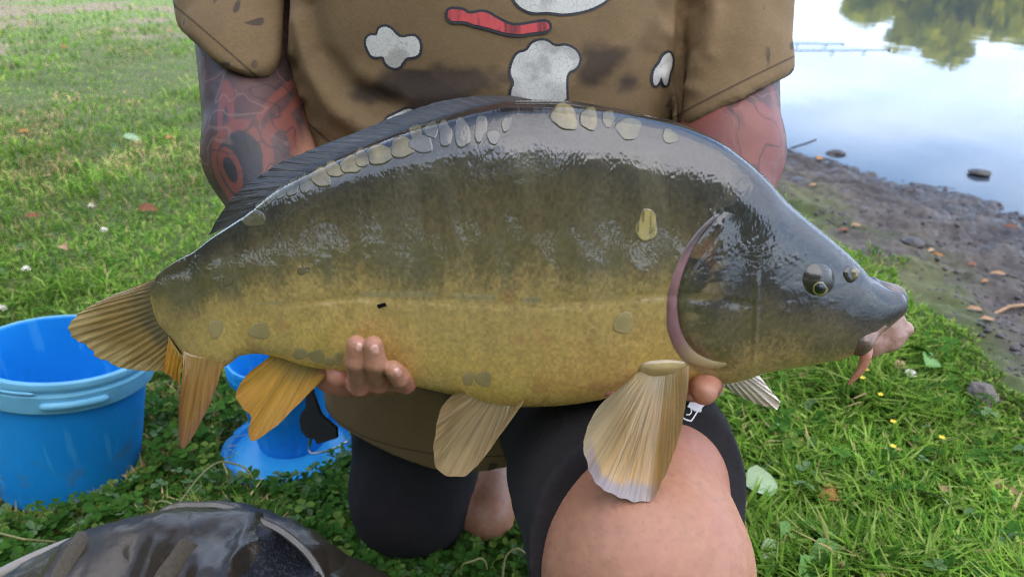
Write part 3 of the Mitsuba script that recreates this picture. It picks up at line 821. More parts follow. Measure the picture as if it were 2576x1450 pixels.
def skin_color(p, n, uv):
    w = fbm(p.x * 22, p.y * 22, p.z * 22, 3)
    f = fbm(p.x * 160, p.y * 160, p.z * 160, 3)
    pale = mix((0.31, 0.142, 0.084), (0.39, 0.195, 0.122), w) * (0.84 + 0.32 * f)
    spots = smoothstep(0.70, 0.82, noise(p.x * 330, p.y * 330, p.z * 330))
    pale = mix(pale, (0.27, 0.10, 0.07), spots * 0.30)
    pale = mix(pale, (0.38, 0.135, 0.092), smoothstep(0.45, 0.7, fbm(p.x * 11 + 3, p.y * 11, p.z * 11, 3)) * 0.35)
    # tattooed arms
    right_ = p.x > 0
    red = mix((0.135, 0.040, 0.031), (0.20, 0.066, 0.050), w) * dr.select(right_, 1.15, 0.9)
    ink = mix((0.032, 0.024, 0.024), (0.075, 0.042, 0.038), f)
    right = p.x > 0
    cover = fbm(p.x * 15 + 2, p.z * 11, p.y * 9, 4)
    t_r = smoothstep(0.50, 0.57, cover + 0.25 * smoothstep(0.30, 0.36, p.x) * fbm(p.x * 60, p.y * 60, p.z * 60, 3)) * 0.8
    arm = mix(red, ink, dr.select(right, t_r, 0.74 + 0.26 * smoothstep(0.35, 0.55, cover)))
    x, z = p.x, p.z

    def ell(cx, cz, a, b, rot):
        c, s = math.cos(rot), math.sin(rot)
        dx, dz = x - cx, z - cz
        return dr.sqrt(dr.square((dx * c + dz * s) / a) + dr.square((-dx * s + dz * c) / b))

    def ring(cx, cz, a, b, rot, w0):
        return smoothstep(w0, w0 * 0.6, dr.abs(ell(cx, cz, a, b, rot) - 1))
    for r_ in LOOPS:
        arm = mix(arm, (0.15, 0.045, 0.032), dr.select(right, 0.0, ring(*r_)) * 0.85)
    d0 = ell(*DISC)
    arm = mix(arm, (0.030, 0.026, 0.028), dr.select(right, 0.0, smoothstep(1.02, 0.96, d0)))
    arm = mix(arm, (0.13, 0.042, 0.030), dr.select(right, 0.0, ring(DISC[0] - 0.010, DISC[1] - 0.006, 0.010, 0.018, 0.5, 0.35)))
    ln_ = fbm(p.x * 24 + 9, p.z * 19, p.y * 15, 3)
    arm = mix(arm, (0.17, 0.10, 0.085), smoothstep(0.018, 0.006, dr.abs(ln_ - 0.47)) * 0.45)
    arm = mix(arm, (0.028, 0.024, 0.026), smoothstep(0.016, 0.006, dr.abs(ln_ - 0.56)) * 0.6)
    isarm = smoothstep(0.52, 0.55, p.z) * smoothstep(0.185, 0.20, dr.abs(p.x + 0.037)) * smoothstep(0.93, 0.88, p.z)
    c = mix(pale, arm, isarm)
    hands = smoothstep(0.53, 0.49, p.z) * dr.select(p.x > 0, smoothstep(0.476, 0.486, p.z), smoothstep(0.455, 0.465, p.z)) * smoothstep(0.5, 0.54, p.y) * smoothstep(0.75, 0.7, p.y)
    return mix(c, mix((0.40, 0.145, 0.10), (0.50, 0.215, 0.155), w), hands)


P_el = at(655, 395, 0.80)
dsc = at(612, 405, 0.745)
DISC = (dsc[0], dsc[2], 0.025, 0.030, 0.2)
l1, l2, l3 = at(680, 292, 0.75), at(700, 385, 0.74), at(580, 300, 0.76)
LOOPS = [(l1[0], l1[2], 0.010, 0.024, -0.45, 0.42), (l2[0], l2[2], 0.012, 0.027, 0.25, 0.34), (dsc[0], dsc[2], 0.031, 0.036, 0.2, 0.16), (l3[0], l3[2], 0.007, 0.026, 0.30, 0.6)]


def skin_bump(p, n, uv):
    return noise(p.x * 420, p.y * 420, p.z * 420) * 0.00018 + noise(p.x * 900, p.y * 900, p.z * 900) * 0.00008 + fbm(p.x * 60, p.y * 60, p.z * 60, 2) * 0.0005


scene['skin_mat'] = bumpy({'type': 'principled', 'base_color': proc(skin_color), 'roughness': 0.46, 'specular': 0.45, 'flatness': 0.0}, skin_bump)

TC = -0.037                                                   # the man's middle
SH_R, SH_L = at(592, -110, 0.92), at(1842, -110, 0.92)
EL_R, EL_L = at(655, 395, 0.80), at(1836, 385, 0.80)
WR_R, WR_L = at(865, 905, 0.70), at(1735, 935, 0.71)
KNEE_L = at(1622, 1425, 0.605)
TH_L = at(1585, 1195, 0.735)
HIP_L, HIP_R = np.array([0.085, 0.97, 0.36]), np.array([-0.13, 1.0, 0.37])
KNEE_R = at(1065, 1295, 1.125)
KNEE_R[2] = 0.095
ANK_R = np.array([0.0, 1.22, 0.055])
ANK_L = np.array([KNEE_L[0] + 0.01, KNEE_L[1] + 0.10, 0.07])

torso_f = [cone([TC, 0.925, 0.90], [TC, 0.93, 0.40], 0.14, 0.17), cone(SH_R, SH_L, 0.058, 0.056),
           cone([TC, 0.915, 0.93], [TC, 0.89, 1.09], 0.066, 0.060), ball([TC, 0.865, 1.185], [0.076, 0.098, 0.118]), ball([TC, 0.83, 1.125], [0.055, 0.065, 0.055]),
           cone([TC, 0.765, 1.19], [TC, 0.752, 1.165], 0.010, 0.017), ball([TC, 0.775, 1.205], [0.05, 0.02, 0.018]),
           ball([TC - 0.078, 0.875, 1.18], [0.012, 0.025, 0.033]), ball([TC + 0.078, 0.875, 1.18], [0.012, 0.025, 0.033]), ball([TC, 0.772, 1.125], [0.024, 0.014, 0.008])]
arms_f = [cone(SH_R, EL_R, 0.058, 0.057), cone(EL_R, (EL_R * 0.45 + WR_R * 0.55), 0.058, 0.047), cone((EL_R * 0.45 + WR_R * 0.55), WR_R, 0.047, 0.036),
          cone(SH_L, EL_L, 0.056, 0.055), cone(EL_L, (EL_L * 0.45 + WR_L * 0.55), 0.057, 0.046), cone((EL_L * 0.45 + WR_L * 0.55), WR_L, 0.046, 0.036)]
legs_f = [cone(HIP_R, KNEE_R, 0.105, 0.072), cone(KNEE_R, (KNEE_R + ANK_R) / 2, 0.066, 0.060), cone(at(1228, 1290, 1.09), (KNEE_R + ANK_R) / 2 + [0.02, 0, 0.02], 0.042, 0.050), cone((KNEE_R + ANK_R) / 2, ANK_R, 0.060, 0.04), cone(ANK_R, [0.03, 1.40, 0.04], 0.038, 0.03),
          cone(HIP_L, TH_L, 0.105, 0.090), cone(TH_L, KNEE_L, 0.091, 0.087), cone(KNEE_L, ANK_L + [0, 0, 0.16], 0.080, 0.060), cone(ANK_L + [0, 0, 0.16], ANK_L, 0.060, 0.040),
          cone(ANK_L, ANK_L + [0.01, -0.16, -0.035], 0.038, 0.028), cone([TC - 0.06, 0.98, 0.40], [TC + 0.06, 0.98, 0.40], 0.13, 0.13)]

# hands: (pixel u, v, axial distance, radius) along each finger
FING = [[(868, 945, .700, 11), (905, 968, .640, 9.6), (896, 908, .600, 9.4), (897, 866, .592, 8.2)],
        [(915, 952, .700, 11), (953, 962, .638, 9.2), (944, 910, .597, 9.2), (939, 868, .5895, 8.3)],
        [(970, 955, .700, 10), (1022, 965, .640, 8.4), (1006, 948, .611, 8.4), (989, 928, .600, 7.8)],
        [(838, 935, .705, 10), (852, 945, .650, 9.5), (838, 915, .655, 8.5)]]
hands_f = []
for f in FING:
    pts = [at(a, b, d) for a, b, d, _ in f]
    for i in range(len(f) - 1):
        hands_f.append(('fr', cone(pts[i], pts[i + 1], f[i][3] / 1000, f[i + 1][3] / 1000)))
palm_r = [cone(WR_R, at(885, 945, .715), 0.034, 0.020), cone(at(855, 940, .715), at(985, 955, .720), 0.018, 0.015), cone(at(850, 925, .725), at(960, 945, .735), 0.02, 0.018), cone(at(850, 930, .72), at(800, 880, .70), .015, .009)]
palm_l = [cone(WR_L, at(1690, 975, .70), 0.034, 0.024), cone(at(1740, 955, .70), at(1640, 985, .70), 0.022, 0.020)]
thumb_l = [cone(at(1735, 950, .68), at(1772, 958, .640), 0.0145, 0.0140), cone(at(1772, 958, .640), at(1771, 985, .615), 0.0140, 0.0115)]
fing_l = [[(1660, 990, .69, 10), (1560, 985, .655, 9), (1530, 975, .635, 8)], [(1650, 970, .69, 10), (1570, 962, .66, 9), (1545, 950, .64, 8)],
          [(1670, 955, .69, 10), (1590, 945, .67, 9), (1560, 935, .65, 8)], [(1690, 945, .69, 9), (1620, 930, .68, 8), (1595, 920, .67, 7)]]


def fingers(chains, k):
    gs = []
    for f in chains:
        pts = [at(a, b, d) for a, b, d, _ in f]
        gs.append(union([cone(pts[i], pts[i + 1], f[i][3] / 1000, f[i + 1][3] / 1000) for i in range(len(f) - 1)], k))
    return gs


def hand(palm, chains, extra=()):
    pf = union(palm, 0.015)
    fs = fingers(chains, 0.003) + list(extra)

    def f(P):
        d = fs[0](P)
        for g in fs[1:]:
            d = smin(d, g(P), 0.0022)
        return smin(d, pf(P), 0.007) - 0.0009 * (meshkit.fbm(P * 170, 2, 3) - 0.5)
    return f


body_f0 = union(torso_f + legs_f, 0.03)
arm_u = union(arms_f, 0.02)
body_f = lambda P: smin(body_f0(P), arm_u(P), 0.02) - 0.0022 * (meshkit.fbm(P * 26, 2, 8) - 0.5)
body_mesh = surface(body_f, [-0.50, 0.30, -0.01], [0.43, 1.48, 1.32], 0.0055)
rh_f = hand(palm_r, FING)
lh_f = hand(palm_l, fing_l, [union(thumb_l, 0.005)])
c1, c2 = at(910, 940, .66), at(1680, 965, .67)
rh = surface(rh_f, c1 - [0.085, 0.11, 0.085], c1 + [0.085, 0.11, 0.085], 0.0016)
lh = surface(lh_f, c2 - [0.085, 0.11, 0.075], c2 + [0.085, 0.11, 0.075], 0.0018)
add(man + '__body', join([body_mesh, rh, lh]), 'skin_mat', label='bare skin of the tattooed arms, hands and knees')
wet('nail_mat', proc(lambda p, n, uv: mix((0.42, 0.20, 0.15), (0.50, 0.29, 0.22), noise(p.x * 300, p.z * 300, 0))), 0.3, lambda p, n, uv: noise(p.x * 500, p.z * 300, 1) * 0.00004)


def march(f, o, d, t0, t1, n=60):
    """Where rays o + d t first meet the surface f."""
    t = np.full(len(d), t0, float)
    ln = np.linalg.norm(d, axis=1)
    for _ in range(n):
        t = np.minimum(t + f(o + d * t[:, None]) / ln * 0.75, t1)
    return o + d * t[:, None]


def gradn(f, P, e=8e-4):
    g = np.stack([f(P + np.eye(3)[k] * e) - f(P - np.eye(3)[k] * e) for k in range(3)], 1)
    return g / (np.linalg.norm(g, axis=1, keepdims=True) + 1e-12)


for (u, v, a, b, r) in ((905, 873, 9.5, 12.5, 8), (943, 880, 12, 14, -4), (1001, 936, 10, 12.5, -32)):
    k = np.linspace(0, 2 * np.pi, 24, endpoint=False)
    rr = np.linspace(0, 1, 6)
    sx = np.sign(np.cos(k)) * np.abs(np.cos(k)) ** 0.7 * a
    sy = np.sign(np.sin(k)) * np.abs(np.sin(k)) ** 0.7 * b
    c_, s_ = math.cos(math.radians(r)), math.sin(math.radians(r))
    qq = (np.stack([u + sx * c_ - sy * s_, v + sx * s_ + sy * c_], 1) - [u, v])[:, None] * rr[None, :, None] + [u, v]
    d = rays(qq.reshape(-1, 2))
    P = march(rh_f, EYE, d, 0.45, 0.75)
    P = P + gradn(rh_f, P) * np.tile(0.0007 * (1 - rr ** 3) - 0.0002, 24)[:, None]
    m = trimesh.Trimesh(P, grid_faces(24, 6, True), process=False)
    add(man + '__fingernail', m, 'nail_mat')

# --- the T-shirt
sd_R = SH_R + (EL_R - SH_R) * 0.60
sd_L = SH_L + (EL_L - SH_L) * 0.62
sc2 = (1, 1.42, 1)
tor = [cone([TC - 0.05, 0.925, 0.90], [TC - 0.03, 0.925, 0.72], 0.165, 0.205, sc2), cone([TC + 0.05, 0.925, 0.90], [TC + 0.03, 0.925, 0.72], 0.165, 0.205, sc2),
       cone([TC, 0.925, 0.72], [TC, 0.91, 0.50], 0.232, 0.246, sc2), cone([TC, 0.91, 0.50], [TC - 0.01, 0.90, 0.18], 0.246, 0.232, sc2), cone(SH_R + [0.03, 0, 0.0], SH_L - [0.03, 0, 0], 0.085, 0.085)]
slv_R = union([cone(SH_R, sd_R, 0.082, 0.074), cone(sd_R, SH_R + (EL_R - SH_R) * 0.9, 0.074, 0.070)], 0.02)
slv_L = union([cone(SH_L, sd_L, 0.078, 0.0665), cone(sd_L, SH_L + (EL_L - SH_L) * 0.9, 0.0665, 0.066)], 0.02)
torf = union(tor, 0.04)


def plane_from_px(p1, p2, d, side):
    """The plane through two places of the photograph and the direction of sight between them, turned so that it is positive on the given side."""
    a, b = at(*p1, d), at(*p2, d)
    nn = np.cross(b - a, (a + b) / 2 - EYE)
    nn /= np.linalg.norm(nn)
    c = (a + b) / 2
    if (at(*side, d) - c) @ nn < 0:
        nn = -nn
    f = lambda P: (P - c) @ nn
    f.n, f.k = nn, float(c @ nn)
    return f


hemR = plane_from_px((458, 80), (600, 205), 0.82, (500, 300))
hemR2 = plane_from_px((560, 206), (725, 212), 0.82, (640, 400))
hemL = plane_from_px((1975, 196), (1800, 284), 0.82, (1850, 400))


def ridge(pts, d, r, amp):
    L = [at(u, v, dd) for (u, v), dd in zip(pts, np.broadcast_to(d, len(pts)))]

    def f(P):
        m = np.full(len(P), 9.0)
        for a, b in zip(L[:-1], L[1:]):
            q = b - a
            t = np.clip(((P - a) @ q) / (q @ q), 0, 1)
            w = (P - a - t[:, None] * q) * [1, 0.25, 1]
            m = np.minimum(m, np.linalg.norm(w, axis=1))
        return amp * np.exp(-(m / r) ** 2)
    return f


FOLDS = [ridge([(735, 60), (760, 180), (830, 280), (950, 340)], .77, .014, .010), ridge([(770, 20), (800, 130), (880, 215), (1000, 255)], .76, .012, -.007), ridge([(725, 180), (745, 280), (800, 350), (900, 390)], .79, .012, -.008),
         ridge([(740, 250), (780, 330), (850, 370)], .79, .010, .006), ridge([(900, 200), (1020, 250), (1150, 240), (1260, 215)], .74, .013, .005), ridge([(1690, 40), (1640, 140), (1660, 260)], .77, .016, -.008),
         ridge([(1700, 90), (1690, 200), (1680, 290)], .78, .012, .006), ridge([(1420, 210), (1540, 160), (1680, 60)], .75, .016, .004), ridge([(640, 10), (670, 110), (700, 190)], .84, .011, -.007), ridge([(520, 40), (580, 120), (690, 150)], .82, .011, .006),
         ridge([(560, 110), (620, 170), (700, 180)], .81, .009, -.004), ridge([(1795, 20), (1770, 130), (1735, 215)], .80, .010, .009), ridge([(1760, 20), (1735, 120), (1722, 190)], .82, .011, -.008), ridge([(1900, 30), (1860, 150), (1830, 230)], .80, .012, .004),
         ridge([(1740, 235), (1800, 262), (1880, 240)], .80, .009, -.004), ridge([(800, 1000), (870, 1070), (1000, 1120)], .76, .012, .006), ridge([(840, 985), (930, 1050), (1080, 1090)], .74, .012, -.006)]
slitR = plane_from_px((724, -40), (712, 225), 0.85, (500, 100))
slitL = plane_from_px((1712, -40), (1712, 290), 0.85, (1900, 100))
slit_end = np.array([0, CP, -SP])


def folds(P):
    w = np.zeros(len(P))
    for f in FOLDS:
        w += f(P)
    return w


def shirt_f(P):
    a = smax(smax(slv_R(P), hemR(P), 0.008), hemR2(P), 0.03)
    b = smax(slv_L(P), hemL(P), 0.008)
    d = smin(torf(P), smin(a, b, 0.008), 0.006)
    Q = P * np.array([1, 1, 0.55])
    deep = (P - EYE) @ slit_end - 0.90
    d = smax(d, -np.maximum(np.abs(slitR(P)) - 0.0045, deep), 0.010)
    d = smax(d, -np.maximum(np.abs(slitL(P)) - 0.0030, deep + 0.055), 0.010)
    d = d - folds(P) - 0.005 * (meshkit.fbm(Q * 11, 3, 21) - 0.5) - 0.0016 * (meshkit.fbm(Q * 38, 2, 22) - 0.5)
    hem = 0.247 - P[:, 2] + 0.010 * np.sin(P[:, 0] * 21)
    d = smax(d, hem, 0.006)
    neck = np.linalg.norm((P - [TC, 0.905, 1.055]) * [1, 1, 0.9], axis=1) - 0.082
    return np.maximum(d, -neck)


shirt_mesh = surface(shirt_f, [-0.50, 0.68, 0.22], [0.43, 1.13, 1.03], 0.0045)


def shirt_color(p, n, uv):
    w = fbm(p.x * 9, p.y * 9, p.z * 9, 4)
    f = fbm(p.x * 420, p.y * 420, p.z * 420, 2)
    c = mix((0.140, 0.092, 0.045), (0.200, 0.134, 0.068), w)
    for a_, b_, c_, k_, o_ in STITCH:
        q_ = p.x * a_ + p.y * b_ + p.z * c_ - k_ + o_
        c = mix(c, (0.050, 0.034, 0.020), smoothstep(0.0016, 0.0006, dr.abs(q_)) * 0.75 * dr.select((q_ > -0.01), 1.0, 0.0))
    st = fbm(p.x * 13 + 1, p.z * 21 + 2, 3.0, 5)

    def ell(cx, cz, a, b):
        return dr.sqrt(dr.square((p.x - cx) / a) + dr.square((p.z - cz) / b))
    for cx, cz, a, b in STAINS:
        m = smoothstep(1.25, 0.55, ell(cx, cz, a, b) + (st - 0.5) * 2.6)
        c = mix(c, (0.042, 0.031, 0.025), m * 0.85 * smoothstep(0.90, 0.85, p.y))
    dots = smoothstep(0.83, 0.87, noise(p.x * 75 + 3, p.z * 75, 5.0)) * smoothstep(0.48, 0.60, noise(p.x * 9, p.z * 9, 2.0))
    c = mix(c, (0.05, 0.04, 0.033), dots * 0.8)
    return c * (0.86 + 0.28 * f)


STITCH = [(*h_.n.tolist(), h_.k, 0.017) for h_ in (hemR, hemL)] + [(0.0, 0.0, -1.0, -0.247, 0.020)]
STAINS = [(*at(1010, 225, .745)[[0, 2]], .050, .022), (*at(1180, 205, .735)[[0, 2]], .060, .020), (*at(910, 240, .75)[[0, 2]], .040, .020), (*at(1520, 180, .735)[[0, 2]], .034, .026), (*at(1590, 215, .745)[[0, 2]], .030, .018),
          (*at(1000, 1000, .745)[[0, 2]], .16, .06)]


def cloth_bump(p, n, uv):
    return noise(p.x * 1500, p.y * 700, p.z * 700) * 0.00010 + fbm(p.x * 45, p.y * 45, p.z * 30, 3) * 0.0016


scene['shirt_mat'] = bumpy({'type': 'principled', 'base_color': proc(shirt_color), 'roughness': 0.92, 'specular': 0.2, 'sheen': 0.35}, cloth_bump)
shirt = add(man + '__shirt', shirt_mesh, 'shirt_mat', label='worn brown T-shirt with damp stains')


def decal(name, parent, poly, f, mat, lift, t0=0.45, t1=1.0, label=None, step=5.0, holes=None):
    """A flat print lying on the cloth f, its outline given where the photograph shows it."""
    pg = Polygon(poly).buffer(0)
    if holes is not None:
        pg = pg.difference(Polygon(holes).buffer(0))
    if pg.geom_type != 'Polygon':
        pg = max(pg.geoms, key=lambda g: g.area)
    pg = pg.segmentize(step)
    x0, y0, x1, y1 = pg.bounds
    gx, gy = np.meshgrid(np.arange(x0, x1, step), np.arange(y0, y1, step))
    pts = np.stack([gx.ravel(), gy.ravel()], 1)
    inside = shapely.contains_xy(pg.buffer(-step * 0.4), pts[:, 0], pts[:, 1])
    ring = [np.asarray(pg.exterior.coords)[:-1]] + [np.asarray(i.coords)[:-1] for i in pg.interiors]
    allp = np.vstack(ring + [pts[inside]])
    from scipy.spatial import Delaunay
    tri = Delaunay(allp).simplices
    cen = allp[tri].mean(1)
    tri = tri[shapely.contains_xy(pg, cen[:, 0], cen[:, 1])]
    P = march(f, EYE, rays(allp), t0, t1, 70)
    nn = gradn(f, P)
    m = trimesh.Trimesh(P + nn * lift, tri, process=False)
    if (m.face_normals * (m.triangles_center - EYE)).sum() > 0:
        m = trimesh.Trimesh(P + nn * lift, tri[:, ::-1], process=False)
    return add(parent + '__' + name, m, mat, label=label)


def t2(pts):
    return np.array(pts, float) / 3.0 + [858.7, 0]


def smooth_poly(p, k=3):
    p = np.asarray(p, float)
    for _ in range(k):
        p = np.stack([0.75 * p + 0.25 * np.roll(p, -1, 0), 0.25 * p + 0.75 * np.roll(p, -1, 0)], 1).reshape(-1, 2)
    return p


def crack(p, n, uv):
    a, b, _ = voronoi(p.x * 220 + noise(p.x * 60, p.z * 60, 0) * 4, p.z * 140)
    k = smoothstep(0.02, 0.12, b - a)
    g = smoothstep(0.32, 0.48, fbm(p.x * 40, p.z * 40, 4.0, 4))
    return mix((0.16, 0.14, 0.11), (0.52, 0.51, 0.46), dr.clip(k * 0.35 + 0.65, 0, 1) * (0.6 + 0.4 * g))


plain('print_white_mat', proc(crack), 0.6, 0.3)
plain('print_ink_mat', proc(lambda p, n, uv: mix((0.020, 0.021, 0.026), (0.045, 0.045, 0.05), fbm(p.x * 90, p.z * 90, 0, 3))), 0.6, 0.3)
plain('print_red_mat', proc(lambda p, n, uv: mix((0.20, 0.04, 0.04), (0.52, 0.075, 0.075), smoothstep(0.3, 0.55, fbm(p.x * 160, p.z * 35, 0, 4)))), 0.6, 0.3)
CL = [([(185, 310), (215, 265), (275, 275), (285, 215), (340, 200), (385, 225), (415, 265), (460, 290), (510, 275), (565, 275), (598, 330), (590, 410), (550, 430), (500, 430), (470, 460), (440, 510), (390, 515), (335, 480), (325, 420), (240, 435), (205, 380)], 'white cloud printed on the left of the chest'),
      ([(2470, 392), (2425, 420), (2400, 480), (2360, 520), (2343, 600), (2362, 655), (2395, 620), (2412, 570), (2428, 640), (2455, 642), (2468, 560), (2495, 480), (2490, 430)], 'small white cloud printed beside the right sleeve'),
      ([(330, 900), (420, 860), (510, 812), (555, 830), (600, 900), (600, 990), (330, 990)], 'white cloud printed low on the shirt, half hidden by the carp'),
      ([(1290, 470), (1330, 400), (1400, 390), (1440, 320), (1540, 300), (1610, 360), (1690, 340), (1770, 380), (1800, 450), (1770, 520), (1700, 545), (1690, 640), (1700, 800), (1280, 800), (1275, 690), (1310, 620), (1270, 560)], 'large plain white patch printed at the middle of the shirt'),
      ([(1250, -160), (1300, 20), (1420, 100), (1560, 90), (1680, 110), (1850, 80), (1980, 20), (2060, -60), (2060, -200), (1250, -200)], 'pale cream patch printed high on the chest')]
for pts, lab in CL:
    pg = Polygon(smooth_poly(t2(pts), 2))
    outer = np.asarray(pg.buffer(6.5).exterior.coords)[:-1]
    decal('print_outline', shirt, outer, shirt_f, 'print_ink_mat', 0.0007)
    decal('print', shirt, np.asarray(pg.exterior.coords)[:-1], shirt_f, 'print_white_mat', 0.0012, label=lab)
band = [(800, 70), (920, 75), (960, 115), (1080, 85), (1180, 150), (1300, 205), (1430, 180), (1560, 160), (1570, 235), (1440, 245), (1330, 265), (1210, 245), (1110, 210), (1010, 190), (930, 160), (810, 165)]
pg = Polygon(smooth_poly(t2(band), 2))
decal('print_outline', shirt, np.asarray(pg.buffer(7).exterior.coords)[:-1], shirt_f, 'print_ink_mat', 0.0016)
decal('print', shirt, np.asarray(pg.exterior.coords)[:-1], shirt_f, 'print_red_mat', 0.0021, label='red wavy band printed across the chest')

# --- the shorts
KD = KNEE_L - HIP_L
hemS = plane_from_px((1392, 1210), (1790, 1130), 0.66, (1600, 1350))
hp = at(1600, 1150, 0.66)
hn = KD / np.linalg.norm(KD) + np.array([0.55, -0.05, 0.62])
hn /= np.linalg.norm(hn)
hq = at(1600, 1118, 0.640)
drop = at(1370, 1420, 0.60)
shl = union([cone(HIP_L, TH_L, 0.125, 0.107), cone(TH_L, KNEE_L, 0.107, 0.101), cone(HIP_L + KD * 0.45 + [-0.045, 0, -0.035], drop + [0.05, 0.02, 0.02], 0.075, 0.062)], 0.03)
shr = union([cone(HIP_R, KNEE_R + [-0.012, -0.012, 0.006], 0.128, 0.094), cone(KNEE_R + [-0.02, -0.0, 0.0], KNEE_R + [-0.02, 0.10, 0.03], 0.086, 0.075)], 0.03)
hemK = plane_from_px((1262, 1180), (1205, 1375), 1.10, (1300, 1280))
seat = cone([TC - 0.07, 0.99, 0.40], [TC + 0.07, 0.99, 0.40], 0.155, 0.155)


def shorts_f(P):
    a = np.maximum(shl(P), (P - hq) @ hn)
    k = hemK(P) + 0.008 * np.sin(P[:, 2] * 60)
    b = np.maximum(shr(P), np.where(P[:, 1] < 0.98, k, -1))
    b = np.maximum(b, 0.022 - P[:, 2])
    d = smin(smin(a, b, 0.015), seat(P), 0.03)
    Q = P * np.array([1, 1, 0.6])
    return np.maximum(d - 0.016 * (meshkit.fbm(Q * 9, 3, 31) - 0.5) - 0.002 * (meshkit.fbm(Q * 40, 2, 33) - 0.5), P[:, 2] - 0.50)


plain('shorts_mat', proc(lambda p, n, uv: mix((0.013, 0.0115, 0.013), (0.024, 0.021, 0.022), fbm(p.x * 12, p.y * 12, p.z * 12, 3)) * (0.8 + 0.4 * noise(p.x * 500, p.y * 500, p.z * 500))), 0.85, 0.2, sheen=0.5)
scene['shorts_mat']['b'] = {'type': 'bumpmap', 't': proc(cloth_bump, 4e-4), 'scale': 1.0, 'b': scene['shorts_mat']['b']}
shorts = add(man + '__shorts', surface(shorts_f, [-0.36, 0.33, 0.0], [0.32, 1.2, 0.52], 0.0048), 'shorts_mat', label='dark charcoal cotton shorts')


def z2(pts):
    return np.array(pts, float) / 4.8 + [1475.8, 838.6]


plain('logo_mat', (0.72, 0.72, 0.72), 0.6, 0.3)
ring_o = [(1215 + 52 * math.cos(a), 925 + 60 * math.sin(a)) for a in np.linspace(-1.3, 2.1, 14)]
ring_i = [(1215 + 36 * math.cos(a), 925 + 44 * math.sin(a)) for a in np.linspace(2.1, -1.3, 14)]
decal('print', shorts, z2(ring_o + ring_i), shorts_f, 'logo_mat', 0.0010, 0.5, 0.95, label='white ring of the emblem on the shorts', step=3)
decal('print', shorts, z2([(1205, 880), (1240, 830), (1440, 855), (1385, 900), (1372, 948), (1290, 930), (1262, 905)]), shorts_f, 'logo_mat', 0.0010, 0.5, 0.95, label='white upper part of the emblem on the shorts', step=3)
path = [(1150, 1010), (1190, 1035), (1255, 1052), (1290, 1000), (1325, 945)]
decal('print', shorts, np.asarray(LineString(z2(path)).buffer(2.0).exterior.coords)[:-1], shorts_f, 'logo_mat', 0.0010, 0.5, 0.95, label='white outline of the emblem on the shorts', step=3)
# ------------------------------------------------------------------ buckets
def bucket_color(p, n, uv):
    w = fbm(p.x * 14, p.y * 14, p.z * 14, 4)
    sc_ = smoothstep(0.62, 0.72, fbm(p.x * 60, p.y * 60, p.z * 8, 3))
    c = mix((0.004, 0.21, 0.60), (0.010, 0.28, 0.72), w)
    c = mix(c, (0.06, 0.36, 0.70), sc_ * 0.45)
    mud = smoothstep(0.56, 0.70, fbm(p.x * 30, p.y * 30, p.z * 26, 4)) * smoothstep(0.16, 0.0, p.z)
    return mix(c, (0.10, 0.12, 0.10), mud * 0.5)


plain('bucket_mat', proc(bucket_color), 0.42, 0.45)
plain('bucket_pale_mat', proc(lambda p, n, uv: mix((0.10, 0.33, 0.50), (0.16, 0.44, 0.62), fbm(p.x * 30, p.y * 30, p.z * 40, 3))), 0.45, 0.45)
plain('tray_mat', proc(lambda p, n, uv: mix((0.02, 0.30, 0.66), (0.05, 0.42, 0.80), fbm(p.x * 16, p.y * 16, p.z * 40, 3))), 0.38, 0.45)
plain('steel_mat', (0.45, 0.45, 0.44), 0.28, 0.5, metallic=1.0)
plain('black_plastic_mat', (0.012, 0.012, 0.014), 0.5, 0.4)
plain('dark_cable_mat', (0.03, 0.03, 0.03), 0.5, 0.4)


def moved(m, t, rz=0.0, tilt=0.0, az=0.0):
    M = trimesh.transformations
    X = M.translation_matrix(t) @ M.rotation_matrix(az, [0, 0, 1]) @ M.rotation_matrix(tilt, [1, 0, 0]) @ M.rotation_matrix(-az + rz, [0, 0, 1])
    m = m.copy()
    m.apply_transform(X)
    return m


B1 = np.array([-0.801, 1.017, 0.0])
R1, H1, RB1 = 0.1375, 0.2607, 0.110


def on_b1(m):
    M = trimesh.transformations
    m = m.copy()
    m.apply_transform(M.translation_matrix(B1) @ M.rotation_matrix(math.radians(9.25), [0, 1, 0]) @ M.rotation_matrix(math.radians(-5.4), [1, 0, 0]))
    return m


b1 = thing('bucket', 'big bright blue plastic bucket with pale collar, open on the grass at the left', 'bucket')
rad = lambda z, R, RB, H: RB + (R - 0.010 - RB) * z / H
prof1 = [(0.0, 0.006), (RB1 - 0.006, 0.006), (RB1 - 0.004, 0.012), (rad(H1 - .004, R1, RB1, H1) - 0.0025, H1 - 0.004), (R1 - 0.0105, H1), (R1 - 0.0085, H1 - 0.001),
         (rad(H1 - .03, R1, RB1, H1), H1 - 0.03), (RB1 + 0.002, 0.012), (RB1 - 0.002, 0.002), (0, 0.0)]
add(b1 + '__shell', on_b1(lathe(prof1, 96)), 'bucket_mat', smooth=35)
col = [(R1 - 0.0088, H1 + 0.0002), (R1 - 0.006, H1 + 0.0016), (R1 - 0.0015, H1 - 0.001), (R1, H1 - 0.006), (R1 - 0.0006, H1 - 0.011), (R1 - 0.0035, H1 - 0.0125), (R1 - 0.004, H1 - 0.018), (R1 - 0.0005, H1 - 0.0195), (R1 + 0.001, H1 - 0.022),
       (R1 - 0.001, H1 - 0.050), (R1 - 0.003, H1 - 0.0525), (rad(H1 - .052, R1, RB1, H1) + 0.0006, H1 - 0.052)]
add(b1 + '__collar', on_b1(lathe(col, 128)), 'bucket_pale_mat', smooth=35, label='pale ribbed collar round the rim')
arc = np.linspace(-1.30, -0.62, 26)
